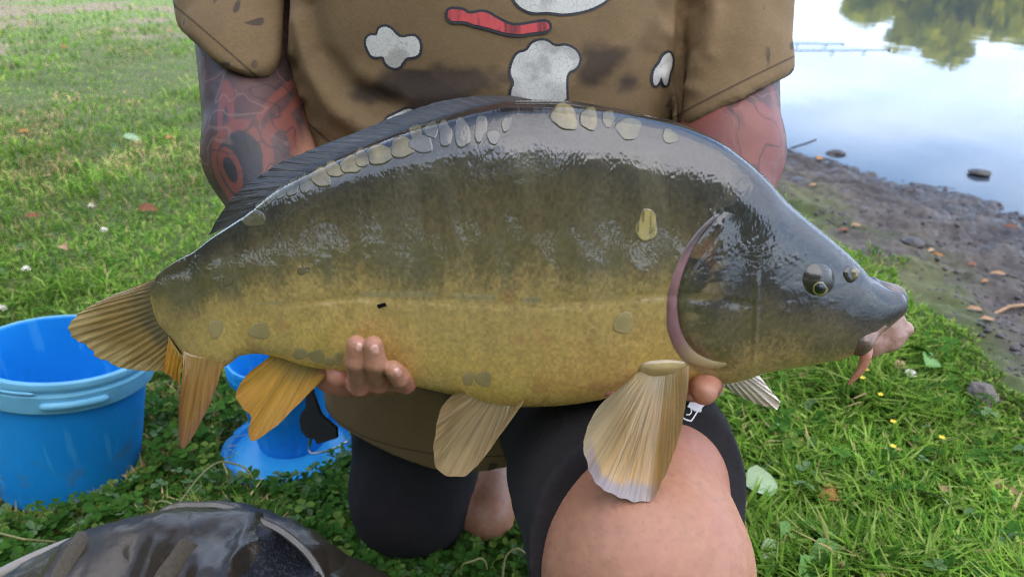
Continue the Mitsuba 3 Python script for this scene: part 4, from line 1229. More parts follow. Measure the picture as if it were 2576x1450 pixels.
clip = tube(np.stack([(R1 + 0.0015) * np.cos(arc), (R1 + 0.0015) * np.sin(arc), np.full(26, H1 - 0.036)], 1), np.r_[0.003, 0.006, np.full(22, 0.0066), 0.006, 0.003], 10)
add(b1 + '__handle_clip', on_b1(clip), 'bucket_pale_mat')
arc = np.linspace(-2.2, -1.34, 20)
add(b1 + '__rim_tab', on_b1(tube(np.stack([(R1 + 0.0005) * np.cos(arc), (R1 + 0.0005) * np.sin(arc), np.full(20, H1 - 0.0145)], 1), np.r_[0.001, np.full(18, 0.0028), 0.001], 8)), 'bucket_pale_mat')

# the small bucket standing in its blue tray
c2p = on_ground(731, 1128, 0.012)
B2 = np.array([c2p[0], c2p[1], 0.004])
b2 = thing('bucket', 'small blue bucket standing in a round blue tray behind the tail of the carp', 'bucket')
tr = thing('tray', 'shallow round blue tray or lid lying in the clover under the small bucket', 'tray')
RT = 0.121
tprof = [(0, 0.006), (RT - 0.020, 0.006), (RT - 0.015, 0.010), (RT - 0.012, 0.022), (RT - 0.006, 0.0245), (RT, 0.021), (RT + 0.001, 0.006), (RT - 0.003, 0.0), (0, 0.0)]
add(tr + '__dish', moved(lathe(tprof, 96), B2), 'tray_mat', smooth=35)
rim_c = [(RT - 0.0115, 0.0222), (RT - 0.006, 0.0262), (RT + 0.0012, 0.0222), (RT + 0.0022, 0.0115), (RT + 0.0008, 0.011)]
add(tr + '__rim', moved(lathe(rim_c, 96), B2), 'bucket_mat', smooth=35)
R2, H2, RB2 = 0.096, 0.190, 0.064
B2b = B2 + [-0.004, 0.034, 0.007]
prof2 = [(0.0, 0.004), (RB2 - 0.005, 0.004), (R2 - 0.0085, H2), (R2 - 0.0065, H2 - 0.001), (rad(H2 - .03, R2, RB2, H2) + .003, H2 - 0.03), (RB2 + 0.001, 0.008), (RB2 - 0.002, 0.0), (0, 0.0)]
add(b2 + '__shell', moved(lathe(prof2, 80), B2b), 'bucket_mat', smooth=35)
col2 = [(R2 - 0.0068, H2 + 0.0002), (R2 - 0.003, H2 + 0.001), (R2, H2 - 0.004), (R2 - 0.002, H2 - 0.008), (R2, H2 - 0.012), (R2 - 0.002, H2 - 0.016), (R2 + 0.0004, H2 - 0.020), (R2 - 0.0015, H2 - 0.034), (R2 - 0.006, H2 - 0.036)]
add(b2 + '__collar', moved(lathe(col2, 96), B2b), 'bucket_mat', smooth=35)


def onto(u, v, z):
    return on_ground(u, v, z)


wire = np.array([at(786, 1070, 1.02), at(784, 1090, 1.03), onto(776, 1120, 0.05), onto(775, 1130, 0.034), onto(783, 1139, 0.031), onto(810, 1136, 0.031), onto(850, 1123, 0.031), onto(876, 1108, 0.031)])
add(b2 + '__wire_handle', tube(resample(wire, 60), 0.0024, 8), 'steel_mat', label='bent steel wire handle lying on the tray')
# black plate hanging in front of the small bucket
pz = 1.015
outl = []
for u, v in [(775, 985), (788, 975), (800, 1010), (812, 1040), (850, 1072), (852, 1097), (803, 1112), (796, 1098), (778, 1096), (764, 1078), (759, 1055), (763, 1035), (775, 1022), (774, 1003)]:
    outl.append((u, v))
pl2 = Polygon(outl)
flat = trimesh.creation.extrude_polygon(Polygon([((u - 800) * pz / FPX, -(v - 1040) * pz / FPX) for u, v in outl]), 0.012, engine='earcut')
X = np.eye(4)
X[:3, 0], X[:3, 1], X[:3, 2] = [1, 0, 0], [0, SP, CP], np.cross([1, 0, 0], [0, SP, CP])
X[:3, 3] = at(800, 1040, pz)
flat.apply_transform(X)
bk = add('bait_scoop', flat, 'black_plastic_mat', smooth=30, label='black flat scoop leaning on the small blue bucket beside its wire handle', category='scoop')

# ------------------------------------------------------------------ the wet sling bag in the corner
bg = thing('bag', 'wet dark brown zipped carp sling heaped in the bottom left corner', 'bag')
rdg = resample(np.array([(-150, 1500, .93), (0, 1462, .94), (60, 1420, .945), (150, 1375, .95), (213, 1345, .955), (290, 1322, .96), (380, 1302, .965), (440, 1292, .97), (530, 1298, .97), (600, 1293, .97), (628, 1300, .965), (650, 1330, .96), (690, 1345, .96), (740, 1372, .955), (800, 1405, .95), (880, 1440, .94), (960, 1490, .93)]), 150)
NB = 90
vv = np.linspace(0, 1, NB)
RP = np.array([at(u, v, d) for u, v, d in rdg])
BV = np.zeros((150, NB, 3))
for i, r0 in enumerate(RP):
    zt = max(r0[2], 0.03)
    y = r0[1] + 0.10 - vv * 0.60
    k = (vv * 0.60 - 0.10) / 0.5                                # 0 at the ridge, 1 at the near edge, negative behind
    z = np.where(k < 0, zt * (1 - (k / -0.2) ** 2 * 0.95), zt * (1 - 0.80 * np.clip(k, 0, 1) ** 1.6))
    BV[i] = np.stack([np.full(NB, r0[0]) + 0.25 * np.clip(k, 0, 1) * 0.2, y, z], 1)
q = BV * [7, 7, 7]
cr = np.abs(meshkit.fbm(q * [1.5, 0.8, 1] + 4, 3, 41) - 0.5) * 2
cr2 = np.abs(meshkit.fbm(BV * [22, 16, 16], 3, 43) - 0.5) * 2
kk = (vv * 0.60 - 0.10) / 0.5
amp = sstep(-0.05, 0.10, kk)[None]
BV[..., 2] += amp * ((0.5 - cr) * 0.062 + (0.4 - cr2) * 0.009) - (1 - amp) * cr2 * 0.006
BV[..., 2] = np.maximum(BV[..., 2], 0.012)


def bag_color(p, n, uv):
    w = fbm(p.x * 9, p.y * 9, p.z * 9, 4)
    c = mix((0.018, 0.014, 0.010), (0.042, 0.032, 0.021), w)
    camo = smoothstep(0.52, 0.56, fbm(p.x * 11 + 7, p.y * 11, 3.0, 3))
    c = mix(c, (0.055, 0.045, 0.030), camo * 0.55)
    return c


wet('bag_mat', proc(bag_color), 0.34, lambda p, n, uv: fbm(p.x * 70, p.y * 70, p.z * 70, 3) * 0.0018 + noise(p.x * 700, p.y * 700, p.z * 700) * 0.00006, coat=0.5, coat_gloss=0.9, spec=0.35)
plain('strap_mat', proc(lambda p, n, uv: mix((0.06, 0.05, 0.036), (0.10, 0.085, 0.062), noise(p.x * 500, p.y * 500, p.z * 500))), 0.8, 0.2)
plain('piping_mat', (0.30, 0.28, 0.25), 0.8, 0.2)
plain('mesh_mat', proc(lambda p, n, uv: mix((0.012, 0.013, 0.018), (0.04, 0.042, 0.055), smoothstep(0.5, 0.75, noise(p.x * 420, p.y * 420, p.z * 420)))), 0.7, 0.3)
bf = grid_faces(150, NB)[:, ::-1]
bcen = seen(BV.reshape(-1, 3)[bf].mean(1))
open_ = shapely.contains_xy(Polygon([(640, 1320), (690, 1335), (765, 1385), (800, 1440), (840, 1600), (560, 1600), (610, 1450), (655, 1385)]), bcen[:, 0], bcen[:, 1])


def part_of(m):
    m = trimesh.Trimesh(BV.reshape(-1, 3), bf[m], process=False)
    m.remove_unreferenced_vertices()
    return max(m.split(only_watertight=False), key=lambda k: len(k.faces))


add(bg + '__shell', part_of(~open_), 'bag_mat')
add(bg + '__mesh_panel', part_of(open_), 'mesh_mat', label='black mesh showing inside the open zip')


def bag_pt(u, v, lift=0.004):
    """Where the line of sight meets the heap."""
    from scipy.spatial import cKDTree
    global _bt
    if '_bt' not in globals():
        _bt = (cKDTree(seen(BV.reshape(-1, 3))), BV.reshape(-1, 3))
    d, i = _bt[0].query([u, v], k=24)
    P = _bt[1][i]
    dep = (P - EYE) @ np.array([0, CP, -SP])
    m = dep < dep.min() + 0.05
    w = 1 / (d[m] + 2)
    return at(u, v, float((dep[m] * w).sum() / w.sum()) - lift)


def ribbon(path_px, wdt, lift=0.006):
    c = np.array([bag_pt(u, v, lift) for u, v in resample(np.array(path_px, float), 40)])
    for _ in range(3):
        c[1:-1] = (c[:-2] + 2 * c[1:-1] + c[2:]) / 4
    t = np.gradient(c, axis=0)
    s = np.cross(t, c - EYE)
    s /= np.linalg.norm(s, axis=1, keepdims=True)
    up = np.cross(s, t)
    up /= np.linalg.norm(up, axis=1, keepdims=True)
    up *= np.sign((up * (EYE - c)).sum(1))[:, None]
    w = np.linspace(-1, 1, 7)
    V = c[:, None] + s[:, None] * (w * wdt)[None, :, None] + up[:, None] * (0.004 * (1 - w ** 4) - 0.004)[None, :, None]
    return trimesh.Trimesh(V.reshape(-1, 3), grid_faces(40, 7), process=False)


add(bg + '__strap', ribbon([(222, 1338), (200, 1375), (178, 1410), (155, 1455), (140, 1490)], 0.013), 'strap_mat', label='grey brown webbing strap')
add(bg + '__strap', ribbon([(480, 1360), (462, 1390), (440, 1420), (415, 1455), (400, 1490)], 0.013), 'strap_mat', label='grey brown webbing strap')
zp = np.array([at(u, v, d) for u, v, d in [(372, 1316, 1.0), (392, 1298, 1.02), (417, 1281, 1.04), (460, 1269, 1.05), (533, 1269, 1.04), (600, 1284, 1.01), (667, 1314, .98), (717, 1341, .95), (767, 1384, .92), (805, 1440, .90), (820, 1490, .88)]])
zc = resample(zp, 130)
add(bg + '__zip', tube(zc, 0.0052, 8), 'strap_mat', label='long curved zip along the opening')
tk = [trimesh.creation.box([0.0022, 0.0075, 0.003]) for _ in range(0)]
teeth = []
zt = resample(zp, 190)
dd = np.gradient(zt, axis=0)
for i in range(2, 188):
    t = dd[i] / np.linalg.norm(dd[i])
    e = EYE - zt[i]
    e = e - t * (e @ t)
    e /= np.linalg.norm(e)
    b = trimesh.creation.box([0.0014, 0.0062, 0.0016])
    X = np.eye(4)
    X[:3, 0], X[:3, 2], X[:3, 1], X[:3, 3] = t, e, np.cross(e, t), zt[i] + e * 0.0054
    b.apply_transform(X)
    teeth.append(b)
add(bg + '__zip_teeth', join(teeth), 'piping_mat', smooth=False, kind='stuff')
# flap behind the zip and the dark mesh panel in front of it
fl = []
for i, c in enumerate(zc):
    dn = np.array([0.015, 0.045, 0.0])
    w = np.linspace(0, 1, 14)[:, None]
    e = c + dn * w * (1 + i / 130 * 1.4)
    e[:, 2] = c[2] * (1 - w[:, 0] ** 2.2 * 0.95) + 0.004 * np.sin(i * 0.4) * w[:, 0]
    fl.append(np.maximum(e, [-9, -9, 0.006]))
FLP = np.array(fl)
add(bg + '__flap', trimesh.Trimesh(FLP.reshape(-1, 3), grid_faces(130, 14), process=False), 'bag_mat', label='back flap behind the zip')
inner = []
for i, c in enumerate(zc):
    j = np.argmin(np.abs(RP[:, 0] - c[0]))
    g = RP[j] - [0, 0.015, 0.02]
    w = np.linspace(0, 1, 10)[:, None]
    e = c * (1 - w) + g * w
    e[:, 2] -= 0.035 * np.sin(np.pi * w[:, 0])
    inner.append(e)
add(bg + '__lining', trimesh.Trimesh(np.array(inner).reshape(-1, 3), grid_faces(130, 10), process=False), 'mesh_mat', label='black mesh lining inside the opening')
pp = np.array([at(u, v, d) for u, v, d in [(-60, 1478, .95), (0, 1444, .955), (100, 1397, .965), (193, 1362, .97), (222, 1352, .975)]])
add(bg + '__piping', tube(resample(pp, 40), 0.0085, 10), 'piping_mat', label='pale grey piping along the left edge')

# ------------------------------------------------------------------ rods over the lake
plain('rod_mat', (0.045, 0.06, 0.065), 0.4, 0.5)
plain('cork_mat', (0.05, 0.05, 0.05), 0.8, 0.3)


def rod(tip_uv, left_uv, dist, rings_uv, label):
    key = thing('fishing_rod', label, 'fishing rod', 'fishing rods set out over the lake')
    tip, lf = at(*tip_uv, dist), at(*left_uv, dist * 1.0)
    d = (lf - tip) / np.linalg.norm(lf - tip)
    L = 2.7
    n = 40
    t = np.linspace(0, 1, n) ** 1.2 * L
    pth = tip + d * t[:, None]
    pth[:, 2] += 0.03 * (t / L) ** 2
    add(key + '__blank', tube(pth, 0.0030 + 0.0040 * t / L, 8), 'rod_mat')
    add(key + '__grip', tube(tip + d * np.array([[2.15], [2.4], [2.68]]) + [0, 0, 0.025], 0.013, 10), 'cork_mat')
    ln = [tip + [0, 0, 0.006]]
    for u, v in rings_uv:
        c = at(u, v, dist)
        k = ((c - tip) @ d)
        c0 = tip + d * k - [0, 0, 0.019]
        a = np.linspace(0, 2 * np.pi, 16, endpoint=False)
        tilt = math.radians(30)
        ax1 = np.array([0, 0, 1.0])
        ax2 = d * math.sin(tilt) + np.array([d[1], -d[0], 0]) * math.cos(tilt)
        add(key + '__guide', join([tube(c0 + 0.012 * (np.cos(a)[:, None] * ax1 + np.sin(a)[:, None] * ax2), 0.0022, 6, True), tube(np.array([c0 + [0, 0, 0.011], c0 + [0, 0, 0.019]]), 0.0025, 6)]), 'black_plastic_mat')
    add(key + '__tip_ring', tube(tip + 0.008 * np.stack([np.cos(np.linspace(0, 6.28, 13)[:-1]) * 0.6, np.cos(np.linspace(0, 6.28, 13)[:-1]) * 0.3, np.sin(np.linspace(0, 6.28, 13)[:-1])], 1), 0.0030, 6, True), 'black_plastic_mat')
    off = np.array([0, 0, 0.014])
    add(key + '__line', tube(np.array([tip + off * 0.6, tip + d * 0.4 + off, tip + d * 1.9 + off]), 0.0012, 5), 'dark_cable_mat')
    st_ = tip + d * 1.75
    add(key + '__bank_stick', tube(np.array([[st_[0], st_[1], ground_z(st_[0], st_[1]) - 0.1], [st_[0], st_[1], st_[2] - 0.004]]), 0.006, 8), 'black_plastic_mat')


rod((2238, 127), (1970, 129), 4.5, [(2175, 130), (2094, 130), (1990, 131)], 'lower of the two dark fishing rods, its tip farther right over the lake')
rod((2121, 112), (1970, 110), 4.9, [(2078, 114), (2006, 113)], 'upper of the two dark fishing rods, its tip nearer the sleeve')
# ------------------------------------------------------------------ grass and ground cover
def px_points(n, box, seed):
    r = np.random.default_rng(seed)
    q = np.stack([r.uniform(box[0], box[2], n), r.uniform(box[1], box[3], n)], 1)
    d = rays(q)
    t = -CAMH / d[:, 2]
    P = EYE + d * t[:, None]
    return P[(t > 0) & (t < 40)], r


def free(P, edge=0.0):
    """Where grass can grow: not in the mud, nor under the buckets, the tray and the bag."""
    x, y = P[:, 0], P[:, 1]
    e = meshkit.fbm(np.stack([x * 5, y * 5, 0 * x], 1), 3, 61) - 0.5
    ok = x < grass_x(y) + e * 0.45 + edge
    ok &= np.hypot(x - B1[0], y - B1[1]) > RB1 + 0.004
    ok &= np.hypot(x - B2[0], y - B2[1]) > RT + 0.002
    ok &= ~((x > -0.72) & (x < -0.12) & (y < np.interp(x, RP[:, 0], RP[:, 1]) + 0.035))
    return ok


def blades(P, r, length, width, lean, color):
    n = len(P)
    a = r.random(n) * 2 * np.pi
    dirn = np.stack([np.cos(a), np.sin(a), 0 * a], 1)
    side = np.stack([-np.sin(a), np.cos(a), 0 * a], 1)
    tw = r.normal(size=n) * 0.6
    side = side * np.cos(tw)[:, None] + np.array([0, 0, 1.0]) * np.sin(tw)[:, None] * 0.5
    L, W = length[:, None], width[:, None]
    up = np.array([0, 0, 1.0])
    p0 = P
    p1 = P + (dirn * lean[:, None] * 0.35 + up * 0.55) * L
    p2 = P + (dirn * lean[:, None] * 0.95 + up * (1 - 0.45 * lean[:, None] ** 1.3)) * L
    V = np.stack([p0 - side * W * 0.7, p0 + side * W * 0.7, p1 - side * W, p1 + side * W, p2], 1).reshape(-1, 3)
    i = np.arange(n)[:, None] * 5
    F = np.stack([i + [0, 1, 3], i + [0, 3, 2], i + [2, 3, 4]], 1).reshape(-1, 3)
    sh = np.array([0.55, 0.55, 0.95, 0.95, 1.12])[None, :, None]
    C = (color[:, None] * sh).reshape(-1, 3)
    return V, F, C


def grass_tint(P, r, n):
    G = np.array([[0.06, 0.15, 0.022], [0.11, 0.24, 0.035], [0.17, 0.32, 0.05], [0.25, 0.36, 0.10], [0.40, 0.33, 0.17]])
    Q = np.stack([P[:, 0], P[:, 1], 0 * P[:, 0]], 1)
    dry = sstep(0.50, 0.68, meshkit.fbm(Q * [1.5, 1.1, 1], 4, 71)) * (P[:, 0] < 0.3) * 0.6 + 0.05
    pick = r.random(n)
    k = np.where(pick < dry * 0.55, 4, np.where(pick < dry * 0.55 + 0.18, 3, np.where(pick < 0.50, 2, np.where(pick < 0.80, 1, 0))))
    c = G[k] * (0.92 + 0.55 * r.random((n, 1))) * [1.22, 1.10, 1.0]
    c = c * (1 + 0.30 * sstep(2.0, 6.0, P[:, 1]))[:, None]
    return c * (0.8 + 0.45 * sstep(0.35, 0.65, meshkit.fbm(Q * 2.3 + 5, 3, 73)))[:, None]


scene['grass_mat'] = {'type': 'principledthin', 'base_color': {'type': 'mesh_attribute', 'name': 'vertex_color'}, 'roughness': 0.42, 'diff_trans': 0.75, 'eta': 1.45, 'spec_trans': 0.0}
VS, FS, CS, base = [], [], [], 0
for n, box, seed in ((150000, (-500, -85, 2900, 1500), 11), (26000, (-700, 1400, 3100, 2600), 12), (52000, None, 13)):
    if box:
        P, r = px_points(n, box, seed)
    else:                                                       # the lawn beside and behind the picture
        r = np.random.default_rng(seed)
        P = np.stack([r.uniform(-5.5, 1.3, n), r.uniform(-1.6, 3.2, n), np.zeros(n)], 1)
        w_ = seen(P)
        P = P[((P - EYE) @ np.array([0, CP, -SP]) < 0.3) | (w_[:, 0] < -450) | (w_[:, 1] > 2500)]
    P = P[free(P)]
    n = len(P)
    P[:, 2] = ground_z(P[:, 0], P[:, 1]) - 0.004
    dist = np.hypot(P[:, 0], P[:, 1])
    right = sstep(0.1, 0.5, P[:, 0]) * (dist < 3)
    Q = np.stack([P[:, 0], P[:, 1], 0 * P[:, 0]], 1)
    tuft = sstep(0.4, 0.7, meshkit.fbm(Q * 4, 3, 75))
    thin_edge = sstep(0.0, 0.25, grass_x(P[:, 1]) - P[:, 0])
    bald = sstep(0.50, 0.62, meshkit.fbm(np.stack([P[:, 0] * 0.7 + 5, P[:, 1] * 0.55, 0 * dist + 1], 1), 3, 0)) * (dist > 5.5)
    L = (0.032 + 0.040 * r.random(n)) * (0.75 + 0.6 * tuft) * (1 + 0.55 * right) * (0.35 + 0.65 * thin_edge) * (1 + 0.03 * np.minimum(dist, 12)) * (1 - 0.6 * bald)
    W = np.maximum(0.0013 + 0.0014 * r.random(n), dist * 0.00078) * (1 + 0.35 * right)
    lean = np.clip(0.35 + 0.75 * r.random(n), 0, 1.15)
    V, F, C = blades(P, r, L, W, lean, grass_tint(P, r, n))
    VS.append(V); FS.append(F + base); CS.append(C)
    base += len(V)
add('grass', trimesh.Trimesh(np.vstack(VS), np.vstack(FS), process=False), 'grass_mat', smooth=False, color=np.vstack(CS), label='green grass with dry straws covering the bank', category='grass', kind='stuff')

LOBE = np.array([[0, 0, 0], [0.35, -0.36, 0.10], [0.75, -0.42, 0.12], [1.0, -0.12, 0.02], [0.90, 0.0, 0.0], [1.0, 0.12, 0.02], [0.75, 0.42, 0.12], [0.35, 0.36, 0.10], [0.5, 0, -0.03]])
LOBE_F = np.array([[8, 0, 1], [8, 1, 2], [8, 2, 3], [8, 3, 4], [8, 4, 5], [8, 5, 6], [8, 6, 7], [8, 7, 0]])


def frames(r, n, tilt):
    a = r.random(n) * 2 * np.pi
    t = r.normal(size=n) * tilt
    b = r.random(n) * 2 * np.pi
    nrm = np.stack([np.sin(t) * np.cos(b), np.sin(t) * np.sin(b), np.cos(t)], 1)
    x = np.stack([np.cos(a), np.sin(a), 0 * a], 1)
    x -= nrm * (x * nrm).sum(1, keepdims=True)
    x /= np.linalg.norm(x, axis=1, keepdims=True)
    return x, np.cross(nrm, x), nrm


VS, FS, CS, base = [], [], [], 0
for n, box, seed, sz, hgt, tint in ((5200, (-300, 860, 1480, 1500), 21, 0.0135, 0.052, 1.0), (2600, (700, 1180, 1500, 1500), 25, 0.012, 0.045, 1.25), (3200, (-300, 300, 1900, 1000), 22, 0.0105, 0.030, 1.1), (420, (1700, 850, 2600, 1500), 23, 0.0145, 0.045, 1.15), (1600, (-700, 1450, 2900, 2200), 24, 0.013, 0.05, 1.0)):
    P, r = px_points(n, box, seed)
    P = P[free(P, -0.08)]
    P = P[np.hypot(P[:, 0] - B1[0], P[:, 1] - B1[1]) > RB1 + 0.035]
    n = len(P)
    P[:, 2] = ground_z(P[:, 0], P[:, 1]) + hgt * (0.45 + 0.8 * r.random(n))
    x, y, z = frames(r, n, 0.45)
    s = sz * (0.6 + 0.8 * r.random(n))
    c0 = np.array([[0.05, 0.135, 0.024], [0.08, 0.19, 0.034], [0.15, 0.25, 0.11], [0.19, 0.30, 0.06]])[r.choice(4, n, p=[.34, .34, .17, .15])] * (0.8 + 0.4 * r.random((n, 1))) * tint
    for rot in (0, 2.1, -2.1):
        k = rot + r.normal(size=n) * 0.12
        ex = x * np.cos(k)[:, None] + y * np.sin(k)[:, None]
        ey = -x * np.sin(k)[:, None] + y * np.cos(k)[:, None]
        bend = r.normal(size=n) * 0.25
        V = P[:, None] + s[:, None, None] * (LOBE[None, :, 0:1] * ex[:, None] + LOBE[None, :, 1:2] * ey[:, None] + (LOBE[None, :, 2:3] + bend[:, None, None] * LOBE[None, :, 0:1] ** 2) * z[:, None])
        VS.append(V.reshape(-1, 3))
        FS.append((np.arange(n)[:, None, None] * 9 + LOBE_F[None] + base).reshape(-1, 3))
        CS.append((c0[:, None] * np.array([0.7, .95, 1, 1.05, 1, 1.05, 1, .95, .9])[None, :, None]).reshape(-1, 3))
        base += n * 9
add('ground_cover', trimesh.Trimesh(np.vstack(VS), np.vstack(FS), process=False), 'grass_mat', smooth=False, color=np.vstack(CS), label='small three lobed leaves growing among the grass', category='ground cover', kind='stuff')


# --- leaves, flowers, runners and stones one can point at
def simple_leaf(key, c, size, wid, rot, tilt, cup, mat, jag=0.0, nl=14, seed=0):
    r = np.random.default_rng(seed)
    t = np.linspace(0, 1, nl)
    w = wid * np.sin(np.pi * t ** 0.8) ** 0.75 * (1 + jag * r.normal(size=nl))
    w[0] = w[-1] = 0.004
    k = np.linspace(-1, 1, 7)
    V = np.stack([np.broadcast_to((t - 0.5)[:, None], (nl, 7)), w[:, None] * k[None], cup * (k[None] ** 2) * w[:, None] - 0.25 * cup * ((t - .5) ** 2)[:, None] * 4 + 0.02 * np.sin(9 * t)[:, None] * np.abs(k)[None]], -1).reshape(-1, 3) * size
    m = trimesh.Trimesh(V, grid_faces(nl, 7), process=False)
    M = trimesh.transformations
    m.apply_transform(M.translation_matrix(c) @ M.rotation_matrix(rot, [0, 0, 1]) @ M.rotation_matrix(tilt, [1, 0.4, 0]))
    return m


def dead_leaf_mat(name, a, b):
    return plain(name, proc(lambda p, n, uv: mix(a, b, fbm(p.x * 90, p.y * 90, p.z * 90, 3))), 0.6, 0.35)


dead_leaf_mat('leaf_brown_mat', (0.13, 0.042, 0.016), (0.22, 0.08, 0.03))
dead_leaf_mat('leaf_tan_mat', (0.26, 0.145, 0.07), (0.44, 0.28, 0.15))
dead_leaf_mat('leaf_orange_mat', (0.28, 0.11, 0.025), (0.42, 0.20, 0.05))
dead_leaf_mat('leaf_pale_mat', (0.24, 0.34, 0.17), (0.32, 0.42, 0.24))
dead_leaf_mat('leaf_broad_mat', (0.07, 0.18, 0.03), (0.13, 0.26, 0.06))
DL = [(372, 525, .092, .30, 0.1, 'brown', 'large brown fallen leaf lying on the lawn left of the carp tail'), (82, 543, .06, .28, .5, 'brown', 'reddish brown fallen leaf on the lawn near the left edge'),
      (160, 620, .055, .26, -.6, 'tan', 'pale tan fallen leaf on the lawn above the big bucket'), (62, 330, .07, .3, .9, 'orange', 'yellow orange leaf on the grass at the far left'), (428, 345, .06, .3, 1.2, 'orange', 'small orange leaf on the lawn beside the tattooed elbow'),
      (335, 345, .13, .16, 1.45, 'pale', 'pale green blade shaped leaf standing in the lawn'), (160, 118, .10, .3, .1, 'orange', 'orange leaf on the distant grass at the left'), (425, 78, .12, .3, .3, 'tan', 'tan leaf on the bare strip near the left sleeve'),
      (2089, 1243, .060, .34, .3, 'orange', 'curled orange leaf in the grass right of the knee'), (2223, 1085, .046, .30, 1.2, 'tan', 'pinkish tan leaf in the grass at the right'), (2100, 1005, .045, .28, .8, 'tan', 'tan leaf in the grass under the far pectoral fin'),
      (2027, 943, .04, .3, .3, 'tan', 'small tan leaf in the grass below the throat'), (2370, 1222, .042, .26, 1.1, 'tan', 'small folded tan leaf in the grass at the lower right'), (2545, 1245, .085, .18, -.7, 'tan', 'long tan leaf at the right edge of the picture'),
      (2500, 1205, .05, .22, -.3, 'orange', 'yellow leaf on the bare soil at the right edge'), (2165, 1432, .07, .28, .1, 'brown', 'dark brown leaf at the bottom right below the knee'), (2240, 1452, .06, .3, .0, 'brown', 'reddish leaf on the bottom edge right of the knee'),
      (2125, 577, .075, .22, .2, 'brown', 'brown leaf on the mud nearest the forehead of the carp'), (2155, 566, .06, .26, -.2, 'tan', 'pale leaf on the mud beside a brown one near the forehead of the carp'), (2345, 628, .065, .2, .6, 'tan', 'yellowish leaf in the middle of the mud'),
      (2362, 640, .06, .2, -.7, 'orange', 'orange leaf in the middle of the mud'), (2455, 776, .065, .24, -.3, 'tan', 'tan leaf at the lower edge of the mud'), (2486, 801, .06, .22, -.2, 'tan', 'pale tan leaf lowest on the mud at the right'), (2515, 687, .085, .18, -.2, 'tan', 'long pale leaf on the mud near the right edge'),
      (2450, 663, .07, .2, .3, 'brown', 'brown leaf on the mud right of the snout'), (2545, 570, .08, .22, -.4, 'brown', 'reddish brown leaf on the mud by the water at the right edge'), (2065, 398, .085, .3, .5, 'orange', 'yellow leaf on the wet mud beside the right arm'),
      (2050, 465, .075, .2, .0, 'tan', 'tan leaf on the dark mud behind the back of the carp'), (2480, 705, .05, .2, .4, 'orange', 'tiny orange leaf on the mud right of the snout'), (1345, 1418, .03, .3, .6, 'orange', 'small yellowed leaf in the grass between the legs')]
for i, (u, v, s, w, rot, tone, lab) in enumerate(DL):
    c = on_ground(u, v)
    onmud = c[0] > grass_x(c[1]) - 0.02
    lift = (0.012 if onmud else 0.040)
    c = on_ground(u, v, float(ground_z(c[0], c[1])) + lift)
    if tone == 'pale':
        m = simple_leaf('', c, s, w, 1.2, 1.0, 0.15, None, 0, seed=i)
    else:
        m = simple_leaf('', c, s * (0.62 if onmud else 0.8), w, rot, 0.2 if onmud else 0.3, 0.45, None, 0.14, seed=i)
    add('fallen_leaf', m, f'leaf_{tone}_mat', label=lab, category='leaf', group='fallen leaves on the bank')

# broad leaves on stalks
for i, (u, v, s, w, rot, tilt, tone, lab) in enumerate([(1917, 1214, .058, .50, 0.1, .25, 'pale', 'broad pale grey green leaf in the grass beside the knee'), (2095, 1405, .070, .42, .1, .3, 'broad', 'broad green leaf at the bottom right beside the knee'),
                                                       (1990, 1345, .060, .40, .9, .5, 'broad', 'broad green leaf close to the shin at the bottom'), (2060, 1335, .055, .40, 1.9, .4, 'pale', 'pale broad leaf between grass blades right of the knee'),
                                                       (2340, 905, .075, .30, .9, .5, 'broad', 'bright green broad leaf under the mouth of the carp'), (2310, 880, .07, .26, 2.0, .6, 'broad', 'bright green upright leaf below the lower lip'), (2050, 1440, .06, .45, .6, .4, 'broad', 'broad green leaf on the bottom edge beside the shin'),
                                                       (2330, 1240, .075, .16, 2.1, .7, 'pale', 'withered pale green leaf stalk in the grass at the right'), (1950, 1395, .05, .45, .2, .5, 'pale', 'dull green round leaf touching the shin')]):
    c = on_ground(u, v, 0.055)
    key = thing('broad_leaf', lab, 'leaf', 'broad leaves in the grass')
    m = simple_leaf('', c, s, w, rot, tilt, 0.30, None, 0.05, seed=90 + i)
    add(key + '__blade', m, f'leaf_{tone}_mat')
    e = m.vertices[3]
    add(key + '__stalk', tube(np.array([e, e + [-0.008, 0.0, -0.02], [e[0] - 0.02, e[1] + 0.004, -0.004]]), 0.0013, 6), 'leaf_broad_mat')

plain('petal_yellow_mat', (0.75, 0.55, 0.02), 0.4, 0.4)
plain('petal_white_mat', (0.72, 0.68, 0.58), 0.6, 0.3)
plain('petal_tan_mat', (0.50, 0.36, 0.20), 0.7, 0.3)
plain('stem_mat', (0.10, 0.20, 0.04), 0.6, 0.3)
plain('runner_mat', proc(lambda p, n, uv: mix((0.20, 0.24, 0.07), (0.30, 0.24, 0.11), noise(p.x * 30, p.y * 30, 0))), 0.6, 0.3)


def stem(c, key):
    add(key + '__stem', tube(np.array([c, c * [1, 1, 0.5] + [0.004, 0.003, 0], [c[0] + 0.006, c[1] + 0.006, -0.004]]), 0.0009, 5), 'stem_mat')


